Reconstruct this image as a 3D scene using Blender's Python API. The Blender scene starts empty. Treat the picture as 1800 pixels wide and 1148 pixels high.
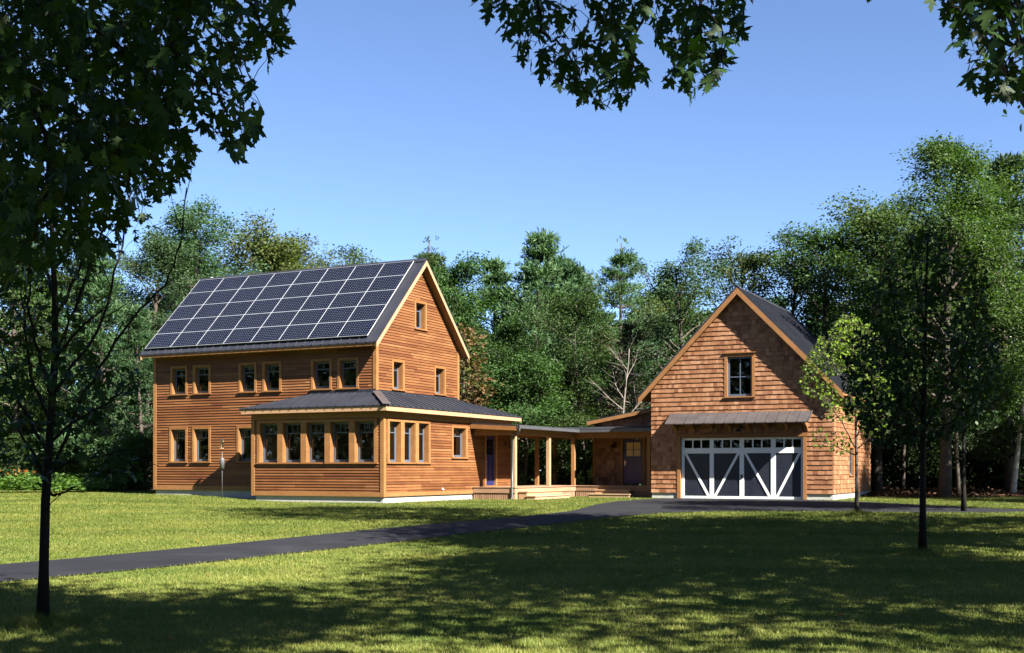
import bpy, math, random
import numpy as np
from mathutils import Vector, Quaternion

C = bpy.context.scene.collection
R = math.radians
FPX, HOR, ZE = 2100.0, 826.0, 1.2          # focal length and horizon of the 1800 px wide photo, eye height (m)
TH = R(26.6)
CU, SU = math.cos(TH), math.sin(TH)
ORG = (-4.58, 42.55)                       # ground point under the one-storey wing's front corner
def W(u, v): return (ORG[0] + u * CU + v * SU, ORG[1] - u * SU + v * CU)
def at(px, py, d): return np.array([(px - 900) / FPX * d, d, ZE + (HOR - py) / FPX * d])
def gz(Y):
    t = min(1.0, max(0.0, (40 - Y) / 28.0))
    return -.40 * t * t * (3 - 2 * t)
def gza(Y):
    t = np.clip((40 - Y) / 28.0, 0, 1)
    return -.40 * t * t * (3 - 2 * t)

def bank(X, Y):                               # the lawn rises a little towards the left end of the house
    a = np.clip((-8.0 - X) / 6.0, 0, 1); b = np.clip((Y - 30) / 14.0, 0, 1); c = np.clip((66 - Y) / 10.0, 0, 1)
    return .20 * a * a * (3 - 2 * a) * b * b * (3 - 2 * b) * c
# ------------------------------------------------------------------ tagging
def tag(o, label=None, cat=None, group=None, kind=None):
    if label: o['label'] = label
    if cat: o['category'] = cat
    if group: o['group'] = group
    if kind: o['kind'] = kind
    return o
def empty(name, loc, rz=0.0):
    o = bpy.data.objects.new(name, None); C.objects.link(o)
    o.location = loc; o.rotation_euler = (0, 0, rz); o.empty_display_size = .2
    return o

# ------------------------------------------------------------------ materials
def new_mat(name):
    m = bpy.data.materials.new(name); m.use_nodes = True
    nt = m.node_tree
    for n in list(nt.nodes): nt.nodes.remove(n)
    out = nt.nodes.new('ShaderNodeOutputMaterial')
    return m, nt, out
def nd(nt, t, **kw):
    n = nt.nodes.new(t)
    for k, v in kw.items():
        if k in n.inputs: n.inputs[k].default_value = v
        else: setattr(n, k, v)
    return n
def ramp(nt, stops, interp='LINEAR'):
    r = nt.nodes.new('ShaderNodeValToRGB'); e = r.color_ramp.elements
    r.color_ramp.interpolation = interp
    while len(e) < len(stops): e.new(.5)
    for i, (p, c) in enumerate(stops):
        e[i].position = p; e[i].color = (*c, 1)
    return r
def mixc(nt, a, b, fac, mode='MIX'):
    m = nt.nodes.new('ShaderNodeMix'); m.data_type = 'RGBA'; m.blend_type = mode
    for s, x in ((m.inputs[0], fac), (m.inputs[6], a), (m.inputs[7], b)):
        if hasattr(x, 'is_linked'): nt.links.new(x, s)
        elif isinstance(x, (int, float)): s.default_value = x
        else: s.default_value = (*x, 1)
    return m.outputs[2]
def coords(nt, scale):
    t = nt.nodes.new('ShaderNodeTexCoord'); mp = nt.nodes.new('ShaderNodeMapping')
    mp.inputs['Scale'].default_value = scale
    nt.links.new(t.outputs['Object'], mp.inputs[0]); return mp.outputs[0]

def mat_wood(name, tones, grain, rough=.62, stain=.35, grainamt=.55):
    """board wood: one tone per board (island), grain along the board, weather stains"""
    m, nt, out = new_mat(name); L = nt.links
    geo = nt.nodes.new('ShaderNodeNewGeometry')
    n = len(tones)
    rp = ramp(nt, [((i + .5) / n, t) for i, t in enumerate(tones)])
    L.new(geo.outputs['Random Per Island'], rp.inputs[0])
    gn = nd(nt, 'ShaderNodeTexNoise', Scale=1.0, Detail=5.0, Roughness=.65)
    L.new(coords(nt, grain), gn.inputs['Vector'])
    gr = ramp(nt, [(.30, (.52, .47, .42)), (.62, (1.12, 1.1, 1.06))])
    L.new(gn.outputs[0], gr.inputs[0])
    c = mixc(nt, rp.outputs[0], gr.outputs[0], grainamt, 'MULTIPLY')
    sn = nd(nt, 'ShaderNodeTexNoise', Scale=1.0, Detail=4.0, Roughness=.6)
    L.new(coords(nt, (.7, .7, 1.6)), sn.inputs['Vector'])
    sr = ramp(nt, [(.34, (.55, .42, .33)), (.60, (1.05, 1.03, 1.0))])
    L.new(sn.outputs[0], sr.inputs[0])
    c = mixc(nt, c, sr.outputs[0], stain, 'MULTIPLY')
    p = nd(nt, 'ShaderNodeBsdfPrincipled', Roughness=rough)
    p.inputs['Specular IOR Level'].default_value = .3
    L.new(c, p.inputs['Base Color'])
    b = nd(nt, 'ShaderNodeBump', Strength=.25, Distance=.004); L.new(gn.outputs[0], b.inputs['Height'])
    L.new(b.outputs[0], p.inputs['Normal'])
    L.new(p.outputs[0], out.inputs[0]); return m

def mat_plain(name, col, rough=.5, metal=0.0, var=.15, nscale=3.0, bump=0.0, spec=.5, bscale=None):
    m, nt, out = new_mat(name); L = nt.links
    n = nd(nt, 'ShaderNodeTexNoise', Scale=nscale, Detail=5.0, Roughness=.6)
    L.new(coords(nt, (1, 1, 1)), n.inputs['Vector'])
    lo = tuple(c * (1 - var) for c in col); hi = tuple(min(1, c * (1 + var)) for c in col)
    r = ramp(nt, [(.3, lo), (.7, hi)]); L.new(n.outputs[0], r.inputs[0])
    p = nd(nt, 'ShaderNodeBsdfPrincipled', Roughness=rough, Metallic=metal)
    p.inputs['Specular IOR Level'].default_value = spec
    L.new(r.outputs[0], p.inputs['Base Color'])
    rr = ramp(nt, [(.3, (rough * .85,) * 3), (.7, (min(1, rough * 1.15),) * 3)]); L.new(n.outputs[0], rr.inputs[0])
    L.new(rr.outputs[0], p.inputs['Roughness'])
    if bump:
        n2 = nd(nt, 'ShaderNodeTexNoise', Scale=bscale or nscale * 8, Detail=4.0)
        L.new(coords(nt, (1, 1, 1)), n2.inputs['Vector'])
        b = nd(nt, 'ShaderNodeBump', Strength=.6, Distance=bump); L.new(n2.outputs[0], b.inputs['Height'])
        L.new(b.outputs[0], p.inputs['Normal'])
    L.new(p.outputs[0], out.inputs[0]); return m

def mat_leaf(name, tones, trans=.35, objvar=.25, rough=.6, spec=.18):
    m, nt, out = new_mat(name); L = nt.links
    geo = nt.nodes.new('ShaderNodeNewGeometry'); oi = nt.nodes.new('ShaderNodeObjectInfo')
    n = len(tones)
    rp = ramp(nt, [((i + .5) / n, t) for i, t in enumerate(tones)])
    L.new(geo.outputs['Random Per Island'], rp.inputs[0])
    hs = nt.nodes.new('ShaderNodeHueSaturation')
    mr = nd(nt, 'ShaderNodeMapRange'); mr.inputs['To Min'].default_value = 1 - objvar; mr.inputs['To Max'].default_value = 1 + objvar
    L.new(oi.outputs['Random'], mr.inputs['Value']); L.new(mr.outputs[0], hs.inputs['Value'])
    mh = nd(nt, 'ShaderNodeMath', operation='MULTIPLY_ADD'); mh.inputs[1].default_value = .05 * objvar / .25; mh.inputs[2].default_value = .5 - .025 * objvar / .25
    mo = nd(nt, 'ShaderNodeMath', operation='FRACT'); m7 = nd(nt, 'ShaderNodeMath', operation='MULTIPLY'); m7.inputs[1].default_value = 7.31
    L.new(oi.outputs['Random'], m7.inputs[0]); L.new(m7.outputs[0], mo.inputs[0]); L.new(mo.outputs[0], mh.inputs[0])
    L.new(mh.outputs[0], hs.inputs['Hue'])
    L.new(rp.outputs[0], hs.inputs['Color'])
    p = nd(nt, 'ShaderNodeBsdfPrincipled', Roughness=rough); p.inputs['Specular IOR Level'].default_value = spec
    L.new(hs.outputs[0], p.inputs['Base Color'])
    tr = nt.nodes.new('ShaderNodeBsdfTranslucent')
    tc = mixc(nt, hs.outputs[0], (1.15, 1.35, .35), 1.0, 'MULTIPLY'); L.new(tc, tr.inputs[0])
    mx = nt.nodes.new('ShaderNodeMixShader'); mx.inputs[0].default_value = trans
    L.new(p.outputs[0], mx.inputs[1]); L.new(tr.outputs[0], mx.inputs[2])
    L.new(mx.outputs[0], out.inputs[0]); return m

def mat_glass(name, tint=(.75, .8, .8), dark=.25):
    m, nt, out = new_mat(name); L = nt.links
    gl = nd(nt, 'ShaderNodeBsdfGlossy', Roughness=.015); gl.inputs[0].default_value = (1, 1, 1, 1)
    n = nd(nt, 'ShaderNodeTexNoise', Scale=2.2, Detail=1.0); L.new(coords(nt, (1, 1, 1)), n.inputs['Vector'])
    b = nd(nt, 'ShaderNodeBump', Strength=.05, Distance=.02); L.new(n.outputs[0], b.inputs['Height']); L.new(b.outputs[0], gl.inputs['Normal'])
    tr = nt.nodes.new('ShaderNodeBsdfTransparent'); tr.inputs[0].default_value = (*tint, 1)
    fr = nd(nt, 'ShaderNodeFresnel', IOR=1.55)
    mx = nt.nodes.new('ShaderNodeMixShader')
    L.new(fr.outputs[0], mx.inputs[0]); L.new(tr.outputs[0], mx.inputs[1]); L.new(gl.outputs[0], mx.inputs[2])
    L.new(mx.outputs[0], out.inputs[0]); return m

def mat_panel():
    """solar glass: dark blue pseudo-square cells with pale corner diamonds, pale frame is geometry"""
    m, nt, out = new_mat('solar_cells'); L = nt.links
    uv = nt.nodes.new('ShaderNodeTexCoord'); sp = nt.nodes.new('ShaderNodeSeparateXYZ'); L.new(uv.outputs['UV'], sp.inputs[0])
    def tri(sock):                      # distance to the nearest cell corner line, 0..0.5
        f = nd(nt, 'ShaderNodeMath', operation='FRACT'); L.new(sock, f.inputs[0])
        s = nd(nt, 'ShaderNodeMath', operation='SUBTRACT'); s.inputs[1].default_value = .5; L.new(f.outputs[0], s.inputs[0])
        a = nd(nt, 'ShaderNodeMath', operation='ABSOLUTE'); L.new(s.outputs[0], a.inputs[0])
        return a.outputs[0]
    ax, ay = tri(sp.outputs[0]), tri(sp.outputs[1])
    sm = nd(nt, 'ShaderNodeMath', operation='ADD'); L.new(ax, sm.inputs[0]); L.new(ay, sm.inputs[1])
    gt = nd(nt, 'ShaderNodeMath', operation='GREATER_THAN'); gt.inputs[1].default_value = .84; L.new(sm.outputs[0], gt.inputs[0])
    mxx = nd(nt, 'ShaderNodeMath', operation='MAXIMUM'); L.new(ax, mxx.inputs[0]); L.new(ay, mxx.inputs[1])
    g2 = nd(nt, 'ShaderNodeMath', operation='GREATER_THAN'); g2.inputs[1].default_value = .487; L.new(mxx.outputs[0], g2.inputs[0])
    c = mixc(nt, (.0022, .0036, .011), (.006, .008, .017), g2.outputs[0])
    c = mixc(nt, c, (.17, .19, .23), gt.outputs[0])
    p = nd(nt, 'ShaderNodeBsdfPrincipled', Roughness=.16); p.inputs['Specular IOR Level'].default_value = .04
    L.new(c, p.inputs['Base Color']); L.new(p.outputs[0], out.inputs[0]); return m

CED = [(0.1171, 0.0467, 0.0142), (0.1414, 0.0593, 0.0204), (0.1011, 0.0375, 0.0104), (0.1616, 0.0742, 0.0289), (0.1277, 0.0523, 0.0166), (0.0849, 0.0290, 0.0081)]
SHG = [(0.1832, 0.0870, 0.0414), (0.2327, 0.1197, 0.0632), (0.1505, 0.0653, 0.0286), (0.2722, 0.1496, 0.0869), (0.1980, 0.0961, 0.0474), (0.1238, 0.0508, 0.0227)]
M = dict(
    clap=mat_wood('cedar_clapboard', CED, (1.2, 1.2, 42), stain=.55),
    shingle=mat_wood('cedar_shingle', SHG, (38, 38, 1.3), stain=.3, grainamt=.6),
    trim=mat_wood('cedar_trim', [(.178, .084, .029), (.196, .096, .035), (.160, .072, .023)], (5, 5, 5), stain=.22, grainamt=.35),
    pale=mat_wood('pale_cedar', [(.30, .19, .112), (.275, .17, .096), (.32, .21, .13)], (6, 6, 6), stain=.2, grainamt=.3),
    deck=mat_wood('deck_boards', [(.225, .14, .09), (.26, .165, .11), (.195, .118, .074)], (2, 30, 8), stain=.3),
    roof=mat_plain('standing_seam_metal', (.017, .019, .027), .5, .15, .1, 1.2, spec=.35),
    copper=mat_plain('bronze_metal', (.055, .048, .050), .5, .3, .15, 1.6),
    gutter=mat_plain('gutter_metal', (.055, .058, .066), .45, .2, .08, 2.0),
    sash=mat_plain('slate_paint', (.052, .068, .095), .4, 0, .08),
    white=mat_plain('white_paint', (.55, .57, .59), .45, 0, .04),
    alu=mat_plain('panel_frame', (.36, .37, .39), .4, .2, .04),
    navy=mat_plain('dark_door_panel', (.008, .011, .020), .45, 0, .1),
    blue=mat_plain('blue_door_paint', (.008, .011, .066), .38, 0, .08),
    concrete=mat_plain('concrete', (.27, .27, .265), .85, 0, .12, 4.0, .003),
    black=mat_plain('black_metal', (.015, .015, .017), .45, .4, .1),
    steel=mat_plain('grey_steel', (.085, .09, .10), .5, .3, .1),
    room=mat_plain('room_plaster', (.13, .11, .09), .9, 0, .06),
    glass=mat_glass('window_glass'), solar=mat_panel(),
    cream=mat_plain('cream_blind', (.52, .36, .20), .8, 0, .12, 9.0),
    bark=mat_plain('grey_brown_bark', (.050, .041, .034), .9, 0, .45, 6.0, .02, .2, 22),
    bark2=mat_plain('pale_bark', (.13, .115, .10), .85, 0, .4, 4.0, .012, .2, 16),
    birch=mat_plain('birch_bark', (.34, .32, .29), .8, 0, .45, 5.0, .012, .2, 16),
    bark3=mat_plain('shade_toned_bark', (.0085, .007, .006), .9, 0, .4, 8.0, .012, .2, 26),  # shade on the near limbs is put into this bark colour
    brass=mat_plain('nickel', (.55, .53, .48), .3, .9, .05),
    seed=mat_plain('bird_seed', (.33, .25, .13), .9, 0, .4, 40.0),
    siding=mat_plain('pale_siding', (.30, .31, .33), .7, 0, .05),
    leaf_a=mat_leaf('mid_green_leaves', [(0.0259, 0.0504, 0.0130), (0.0389, 0.0691, 0.0166), (0.0194, 0.0396, 0.0115), (0.0490, 0.0806, 0.0202)]),
    leaf_b=mat_leaf('grey_green_leaves', [(0.0357, 0.0663, 0.0306), (0.0493, 0.0850, 0.0374), (0.0272, 0.0527, 0.0255), (0.0629, 0.1003, 0.0459)]),
    leaf_c=mat_leaf('olive_leaves', [(0.0442, 0.0595, 0.0153), (0.0578, 0.0697, 0.0187), (0.0340, 0.0459, 0.0136), (0.0723, 0.0765, 0.0229)]),
    needle=mat_leaf('pine_needles', [(0.0285, 0.0684, 0.0285), (0.0427, 0.0874, 0.0342), (0.0228, 0.0532, 0.0247), (0.0551, 0.0997, 0.0380)], .2),
    brown=mat_leaf('browned_leaves', [(0.0850, 0.0425, 0.0175), (0.0650, 0.0375, 0.0150), (0.1000, 0.0575, 0.0250), (0.0450, 0.0400, 0.0150)], .25),
    twiggy=mat_leaf('sparse_dry_needles', [(0.0700, 0.0574, 0.0315), (0.0490, 0.0525, 0.0245), (0.0910, 0.0665, 0.0385), (0.0350, 0.0490, 0.0210)], .2),
    lime=mat_leaf('young_maple_leaves', [(0.1026, 0.1744, 0.0160), (0.0576, 0.1033, 0.0109), (0.1467, 0.2222, 0.0240), (0.0282, 0.0555, 0.0081)], .45, .05),
    maple=mat_leaf('maple_leaves', [(.015, .036, .008), (.011, .027, .007), (.021, .046, .010), (.017, .039, .008)], .28, .05, .5, .15),
    under=mat_leaf('undergrowth_leaves', [(0.0196, 0.0385, 0.0126), (0.0280, 0.0560, 0.0168), (0.0140, 0.0294, 0.0098)], .25, .05),
    flower=mat_leaf('orange_petals', [(0.2400, 0.0840, 0.0120), (0.2700, 0.1320, 0.0180), (0.1920, 0.0540, 0.0120)], .3, .02),
    litter=mat_leaf('fallen_leaves', [(.085, .048, .028), (.06, .036, .022), (.12, .075, .045), (.045, .03, .02)], .05, .05, .8, .1),
    plant=mat_leaf('garden_leaves', [(0.0550, 0.1050, 0.0200), (0.0425, 0.0850, 0.0175), (0.0700, 0.1250, 0.0250)], .35, .1),
)

# ------------------------------------------------------------------ mesh builder (house-frame u, v, z)
class MB:
    def __init__(s, off=(0, 0, 0)): s.v = []; s.f = []; s.m = []; s.off = off; s.cur = 0; s.uv = {}
    def add(s, verts, faces):
        b = len(s.v); s.v += [(x - s.off[0], y - s.off[1], z - s.off[2]) for x, y, z in verts]
        for f in faces: s.f.append(tuple(b + i for i in f)); s.m.append(s.cur)
    def hexa(s, a):           # 8 corners: bottom ring then top ring
        s.add(a, [(0, 3, 2, 1), (4, 5, 6, 7), (0, 1, 5, 4), (1, 2, 6, 5), (2, 3, 7, 6), (3, 0, 4, 7)])
    def box(s, x0, x1, y0, y1, z0, z1):
        s.hexa([(x0, y0, z0), (x1, y0, z0), (x1, y1, z0), (x0, y1, z0), (x0, y0, z1), (x1, y0, z1), (x1, y1, z1), (x0, y1, z1)])
    def tbox(s, T, a0, a1, o0, o1, z0, z1):
        s.hexa([T(a0, o0, z0), T(a1, o0, z0), T(a1, o1, z0), T(a0, o1, z0), T(a0, o0, z1), T(a1, o0, z1), T(a1, o1, z1), T(a0, o1, z1)])
    def slab(s, pts, dz0, dz1):
        n = len(pts)
        top = [(x, y, z + dz1) for x, y, z in pts]; bot = [(x, y, z + dz0) for x, y, z in pts]
        s.add(top + bot, [tuple(range(n)), tuple(range(2 * n - 1, n - 1, -1))] + [(i, n + i, n + (i + 1) % n, (i + 1) % n) for i in range(n)])
    def bar(s, p, q, w, h, up=(0, 0, 1)):   # rectangular bar from p to q, sitting on the line along up
        p = Vector(p); q = Vector(q); d = (q - p).normalized(); up = Vector(up)
        sd = d.cross(up).normalized(); up = sd.cross(d).normalized()
        a = sd * (w / 2); b = up * h
        s.hexa([tuple(x) for x in (p - a, p + a, q + a, q - a, p - a + b, p + a + b, q + a + b, q - a + b)])
    def tube(s, pts, rad, n=8, cap=True):
        pts = [Vector(p) for p in pts]; rings = []; b = len(s.v)
        ref = Vector((.31, .23, .92))
        for i, p in enumerate(pts):
            d = (pts[min(i + 1, len(pts) - 1)] - pts[max(i - 1, 0)])
            d = d.normalized() if d.length > 1e-9 else Vector((0, 0, 1))
            if abs(d.dot(ref)) > .98: ref = Vector((.9, .1, .4))
            e1 = d.cross(ref).normalized(); e2 = d.cross(e1)
            r = rad[i] if hasattr(rad, '__len__') else rad
            for k in range(n):
                t = 2 * math.pi * k / n; rings.append(tuple(p + e1 * (r * math.cos(t)) + e2 * (r * math.sin(t))))
        fs = []
        for i in range(len(pts) - 1):
            for k in range(n):
                k2 = (k + 1) % n; fs.append((i * n + k, i * n + k2, (i + 1) * n + k2, (i + 1) * n + k))
        if cap: fs.append(tuple(range(n - 1, -1, -1))); fs.append(tuple((len(pts) - 1) * n + k for k in range(n)))
        s.add(rings, fs)
    def lathe(s, c, prof, n=16):
        vs = []; fs = []
        for r, z in prof:
            for k in range(n):
                t = 2 * math.pi * k / n; vs.append((c[0] + r * math.cos(t), c[1] + r * math.sin(t), c[2] + z))
        for i in range(len(prof) - 1):
            for k in range(n):
                k2 = (k + 1) % n; fs.append((i * n + k, i * n + k2, (i + 1) * n + k2, (i + 1) * n + k))
        s.add(vs, fs)
    def build(s, name, mats, parent=None, smooth=False):
        me = bpy.data.meshes.new(name); me.from_pydata(s.v, [], s.f)
        if not isinstance(mats, (list, tuple)): mats = [mats]
        for m in mats: me.materials.append(m)
        if len(mats) > 1: me.polygons.foreach_set('material_index', s.m)
        if smooth: me.polygons.foreach_set('use_smooth', [True] * len(s.f))
        me.update()
        o = bpy.data.objects.new(name, me); C.objects.link(o)
        if parent: o.parent = parent
        return o

# ------------------------------------------------------------------ board walls with openings
def pieces(mb, T, lo, hi, z0, z1, pitch, opens, joint, o_top, o_bot, rng, gap=.0012, jit=0.0, flat=False):
    z = z0
    while z < z1 - 1e-4:
        zt = min(z + pitch, z1)
        js = []
        if joint:
            a = min(lo(z), lo(zt)) - rng.uniform(0, joint[1]); end = max(hi(z), hi(zt))
            while a < end: js.append(a); a += rng.uniform(*joint)
        cuts = sorted({z, zt} | {e for o in opens for e in (o[2], o[3]) if z + 1e-4 < e < zt - 1e-4})
        for za, zb in zip(cuts[:-1], cuts[1:]):
            zm = (za + zb) / 2
            L0, L1, H0, H1 = lo(za), lo(zb), hi(za), hi(zb)
            if min(H0 - L0, H1 - L1) < -1e-3 and max(H0 - L0, H1 - L1) < .02: continue
            holes = sorted((o[0], o[1]) for o in opens if o[2] < zm < o[3])
            spans = []; cur = None
            for h0, h1 in holes: spans.append((cur, h0)); cur = h1
            spans.append((cur, None))
            for sa, sb in spans:
                A0 = L0 if sa is None else sa; A1 = L1 if sa is None else sa
                B0 = H0 if sb is None else sb; B1 = H1 if sb is None else sb
                cutj = [j for j in js if max(A0, A1) + .03 < j < min(B0, B1) - .03]
                ed = [(A0, A1)] + [(j, j) for j in cutj] + [(B0, B1)]
                for (p0, p1), (q0, q1) in zip(ed[:-1], ed[1:]):
                    if q0 - p0 < .004 and q1 - p1 < .004: continue
                    q1 = max(q1, p1 + .001); q0 = max(q0, p0 + .001)
                    if flat:
                        mb.add([T(p0, o_top, za), T(q0, o_top, za), T(q1, o_top, zb), T(p1, o_top, zb)], [(0, 1, 2, 3)]); continue
                    zz = za - (rng.uniform(0, jit) if jit and za == z else 0)
                    fo = lambda q: o_bot + (o_top - o_bot) * (q - z) / pitch
                    g = gap; x = rng.uniform(-.001, .0015) if jit else 0
                    vs = [T(p0 + g, fo(za) + x, zz), T(q0 - g, fo(za) + x, zz), T(q1 - g, fo(zb) + x, zb), T(p1 + g, fo(zb) + x, zb),
                          T(p0 + g, 0, zz), T(q0 - g, 0, zz), T(q1 - g, 0, zb), T(p1 + g, 0, zb)]
                    fs = [(0, 1, 2, 3), (3, 7, 4, 0), (1, 5, 6, 2)]
                    if za == z: fs.append((4, 5, 1, 0))
                    mb.add(vs, fs)
        z = zt
def const(a): return lambda z: a
def wall(root, off, T, lo, hi, z0, z1, opens, kind, seed, name='wall'):
    mb = MB(off); rng = random.Random(seed)
    if kind == 'clap': pieces(mb, T, lo, hi, z0, z1, .104, opens, (1.6, 4.2), .003, .029, rng)
    else: pieces(mb, T, lo, hi, z0, z1, .19, opens, (.09, .26), .004, .032, rng, .002, .014)
    pieces(mb, T, lo, hi, z0, z1, 99, opens, None, 0, 0, rng, flat=True)
    return mb.build(name, M['clap'] if kind == 'clap' else M['shingle'], root)

def window(root, off, T, a0, a1, z0, z1, cl=.1, cr=.1, ch=.1, lites=2, style='lite', depth=.13, head_cap=False, glass='glass'):
    """a0..z1 is the opening; casing and sill stand proud of the boards, the sash sits deep in the wall"""
    mb = MB(off)
    if cl: mb.tbox(T, a0 - cl, a0, 0, .040, z0, z1)
    if cr: mb.tbox(T, a1, a1 + cr, 0, .040, z0, z1)
    mb.tbox(T, a0 - cl, a1 + cr, 0, .042, z1, z1 + ch)
    if head_cap: mb.tbox(T, a0 - cl - .05, a1 + cr + .05, 0, .09, z1 + ch, z1 + ch + .035)
    mb.tbox(T, a0 - cl - .025, a1 + cr + .025, -.02, .085, z0 - .05, z0)
    mb.tbox(T, a0 - .02, a0 + .012, -depth - .05, 0.0, z0, z1)           # jamb liners
    mb.tbox(T, a1 - .012, a1 + .02, -depth - .05, 0.0, z0, z1)
    mb.tbox(T, a0 + .012, a1 - .012, -depth - .05, 0.0, z1 - .012, z1 + .02)
    mb.tbox(T, a0 + .012, a1 - .012, -depth - .05, -.02, z0 - .04, z0 + .012)
    w = mb.build('window', M['trim'], root)
    s = MB(off); b0, b1, y0, y1 = a0 + .013, a1 - .013, z0 + .013, z1 - .013
    d0, d1 = -depth - .045, -depth; fw = .07
    s.tbox(T, b0, b0 + fw, d0, d1, y0, y1); s.tbox(T, b1 - fw, b1, d0, d1, y0, y1)
    s.tbox(T, b0 + fw, b1 - fw, d0, d1 - .002, y0, y0 + fw + .02); s.tbox(T, b0 + fw, b1 - fw, d0, d1 - .002, y1 - fw, y1)
    i0, i1, k0, k1 = b0 + fw, b1 - fw, y0 + fw + .02, y1 - fw
    if style == 'lite':
        zt = k1 - (k1 - k0) * .24
        s.tbox(T, i0, i1, d0, d1 - .006, zt - .018, zt + .018)
        for q in range(1, lites):
            x = i0 + (i1 - i0) * q / lites; s.tbox(T, x - .012, x + .012, d0, d1 - .008, zt + .018, k1)
    elif style == 'cross':
        zc = (k0 + k1) / 2 - .02; x = (i0 + i1) / 2
        s.tbox(T, i0, i1, d0, d1 - .004, zc - .02, zc + .02)
        s.tbox(T, x - .02, x + .02, d0, d1 - .006, k0, zc - .02); s.tbox(T, x - .02, x + .02, d0, d1 - .006, zc + .02, k1)
    s.build('sash', M['sash'], w)
    g = MB(off); g.add([T(i0 - .01, d0 + .02, k0 - .01), T(i1 + .01, d0 + .02, k0 - .01), T(i1 + .01, d0 + .02, k1 + .01), T(i0 - .01, d0 + .02, k1 + .01)], [(0, 1, 2, 3)])
    g.build('pane', M[glass], w)
    return w

def lantern(root, off, T, a, z, out=0.03, reach=.28):
    mb = MB(off)
    mb.tbox(T, a - .06, a + .06, out, out + .02, z - .06, z + .06)
    mb.tube([T(a, out + .02, z), T(a, out + .1, z + .05), T(a, out + .2, z + .09), T(a, out + reach, z + .05), T(a, out + reach, z - .04)], .012, 6)
    b = mb.build('barn_light', M['black'], root)
    s = MB(off); c = T(a, out + reach, z - .04)
    s.lathe(c, [(.02, .02), (.03, 0), (.06, -.04), (.15, -.12), (.155, -.135), (.14, -.12), (.05, -.04)], 16)
    s.build('lamp_shade', M['black'], b, True)
    return b

def ribs(mb, p0, p1, q0, q1, step, w=.025, h=.035, over=.02):
    """standing seams from the eave line p0-p1 up to the ridge line q0-q1"""
    p0, p1, q0, q1 = map(Vector, (p0, p1, q0, q1)); n = max(1, round((p1 - p0).length / step))
    for i in range(n + 1):
        t = i / n; a = p0.lerp(p1, t); b = q0.lerp(q1, t); d = (a - b)
        if d.length < .05: continue
        mb.bar(tuple(a + d.normalized() * over), tuple(b), w, h)

# ================================================================== THE FARMHOUSE
house = empty('farmhouse', (*W(0, 0), 0), -TH)
tag(house, 'two storey cedar clapboard house with solar panels on its steep metal roof', 'house')
O0 = (0, 0, 0)
TF = lambda a, o, z: (a, .9 - o, z)            # main front wall
TB = lambda a, o, z: (a, 0 - o, z)             # wing front wall
TE = lambda a, o, z: (0 + o, a, z)             # wing side wall
TG = lambda a, o, z: (-.9 + o, a, z)           # main gable wall
UW, UE, VF, VR = -11.56, -.9, .9, 7.05
VM = (VF + VR) / 2; ZR = 9.37; SL = .99
und = lambda z: (ZR - .17 - z) / SL            # half width below the roof underside
# openings
up = [(-10.6, -9.92), (-9.43, -8.73), (-7.13, -6.46), (-5.97, -5.27), (-3.69, -2.94), (-2.48, -1.74)]
low = [(-10.66, -9.92), (-9.48, -8.73), (-7.23, -6.49)]
of = [(a, b, 4.24, 5.27) for a, b in up] + [(a, b, 1.53, 2.82) for a, b in low]
wall(house, O0, TF, const(UW), const(UE), .42, 6.1, of, 'clap', 1)
og = [(2.05, 2.73, 4.24, 5.26), (5.18, 5.88, 4.24, 5.26), (3.67, 4.38, 6.69, 7.68)]
wall(house, O0, TG, lambda z: max(VF, VM - und(z)), lambda z: min(VR, VM + und(z)), 4.05, ZR - .2, og, 'clap', 2)
TW = lambda a, o, z: (UW - o, a, z)
wall(house, O0, TW, lambda z: max(VF, VM - und(z)), lambda z: min(VR, VM + und(z)), .42, ZR - .2, [], 'clap', 3)
TN = lambda a, o, z: (a, VR + o, z)
wall(house, O0, TN, const(UW), const(UE), .42, 6.1, [], 'clap', 4)
bw = [(-5.48 + 1.07 * k, -5.48 + 1.07 * k + .82) for k in range(5)]
wall(house, O0, TB, const(-5.84), const(0), .26, 3.40, [(a, b, 1.47, 2.95) for a, b in bw], 'clap', 5)
ew = [(.36, 1.12), (1.365, 2.135), (2.38, 3.13)]
oe = [(a, b, 1.47, 2.95) for a, b in ew] + [(5.02, 6.06, 1.69, 2.86), (7.66, 8.78, .55, 2.62)]
wall(house, O0, TE, const(0), const(10.12), .26, 3.40, oe, 'clap', 6)
# splayed side of the front bay, rear walls of the wing
dl = math.hypot(2.0, .9); du, dv = 2.0 / dl, .9 / dl
TS = lambda a, o, z: (-5.84 + a * du - o * dv, 0 + a * dv + o * du * 1.0, z)
wall(house, O0, TS, const(0), const(dl), .26, 3.45, [], 'clap', 7)
TN2 = lambda a, o, z: (a, 10.12 + o, z)
wall(house, O0, TN2, const(-5.7), const(0), .26, 3.4, [], 'clap', 8)
TW2 = lambda a, o, z: (-5.7 - o, a, z)
wall(house, O0, TW2, const(7.05), const(10.12), .26, 3.5, [], 'clap', 9)
# foundation
mb = MB(); mb.box(UW + .03, UE - .03, VF + .03, VR - .03, -.5, .42); mb.box(-5.70, -.03, .03, 1.0, -.5, .26)
mb.box(-1.5, -.03, 1.0, 10.09, -.5, .26); mb.box(-5.6, -1.5, 7.02, 10.09, -.5, .26)
mb.build('foundation', M['concrete'], house)
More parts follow.
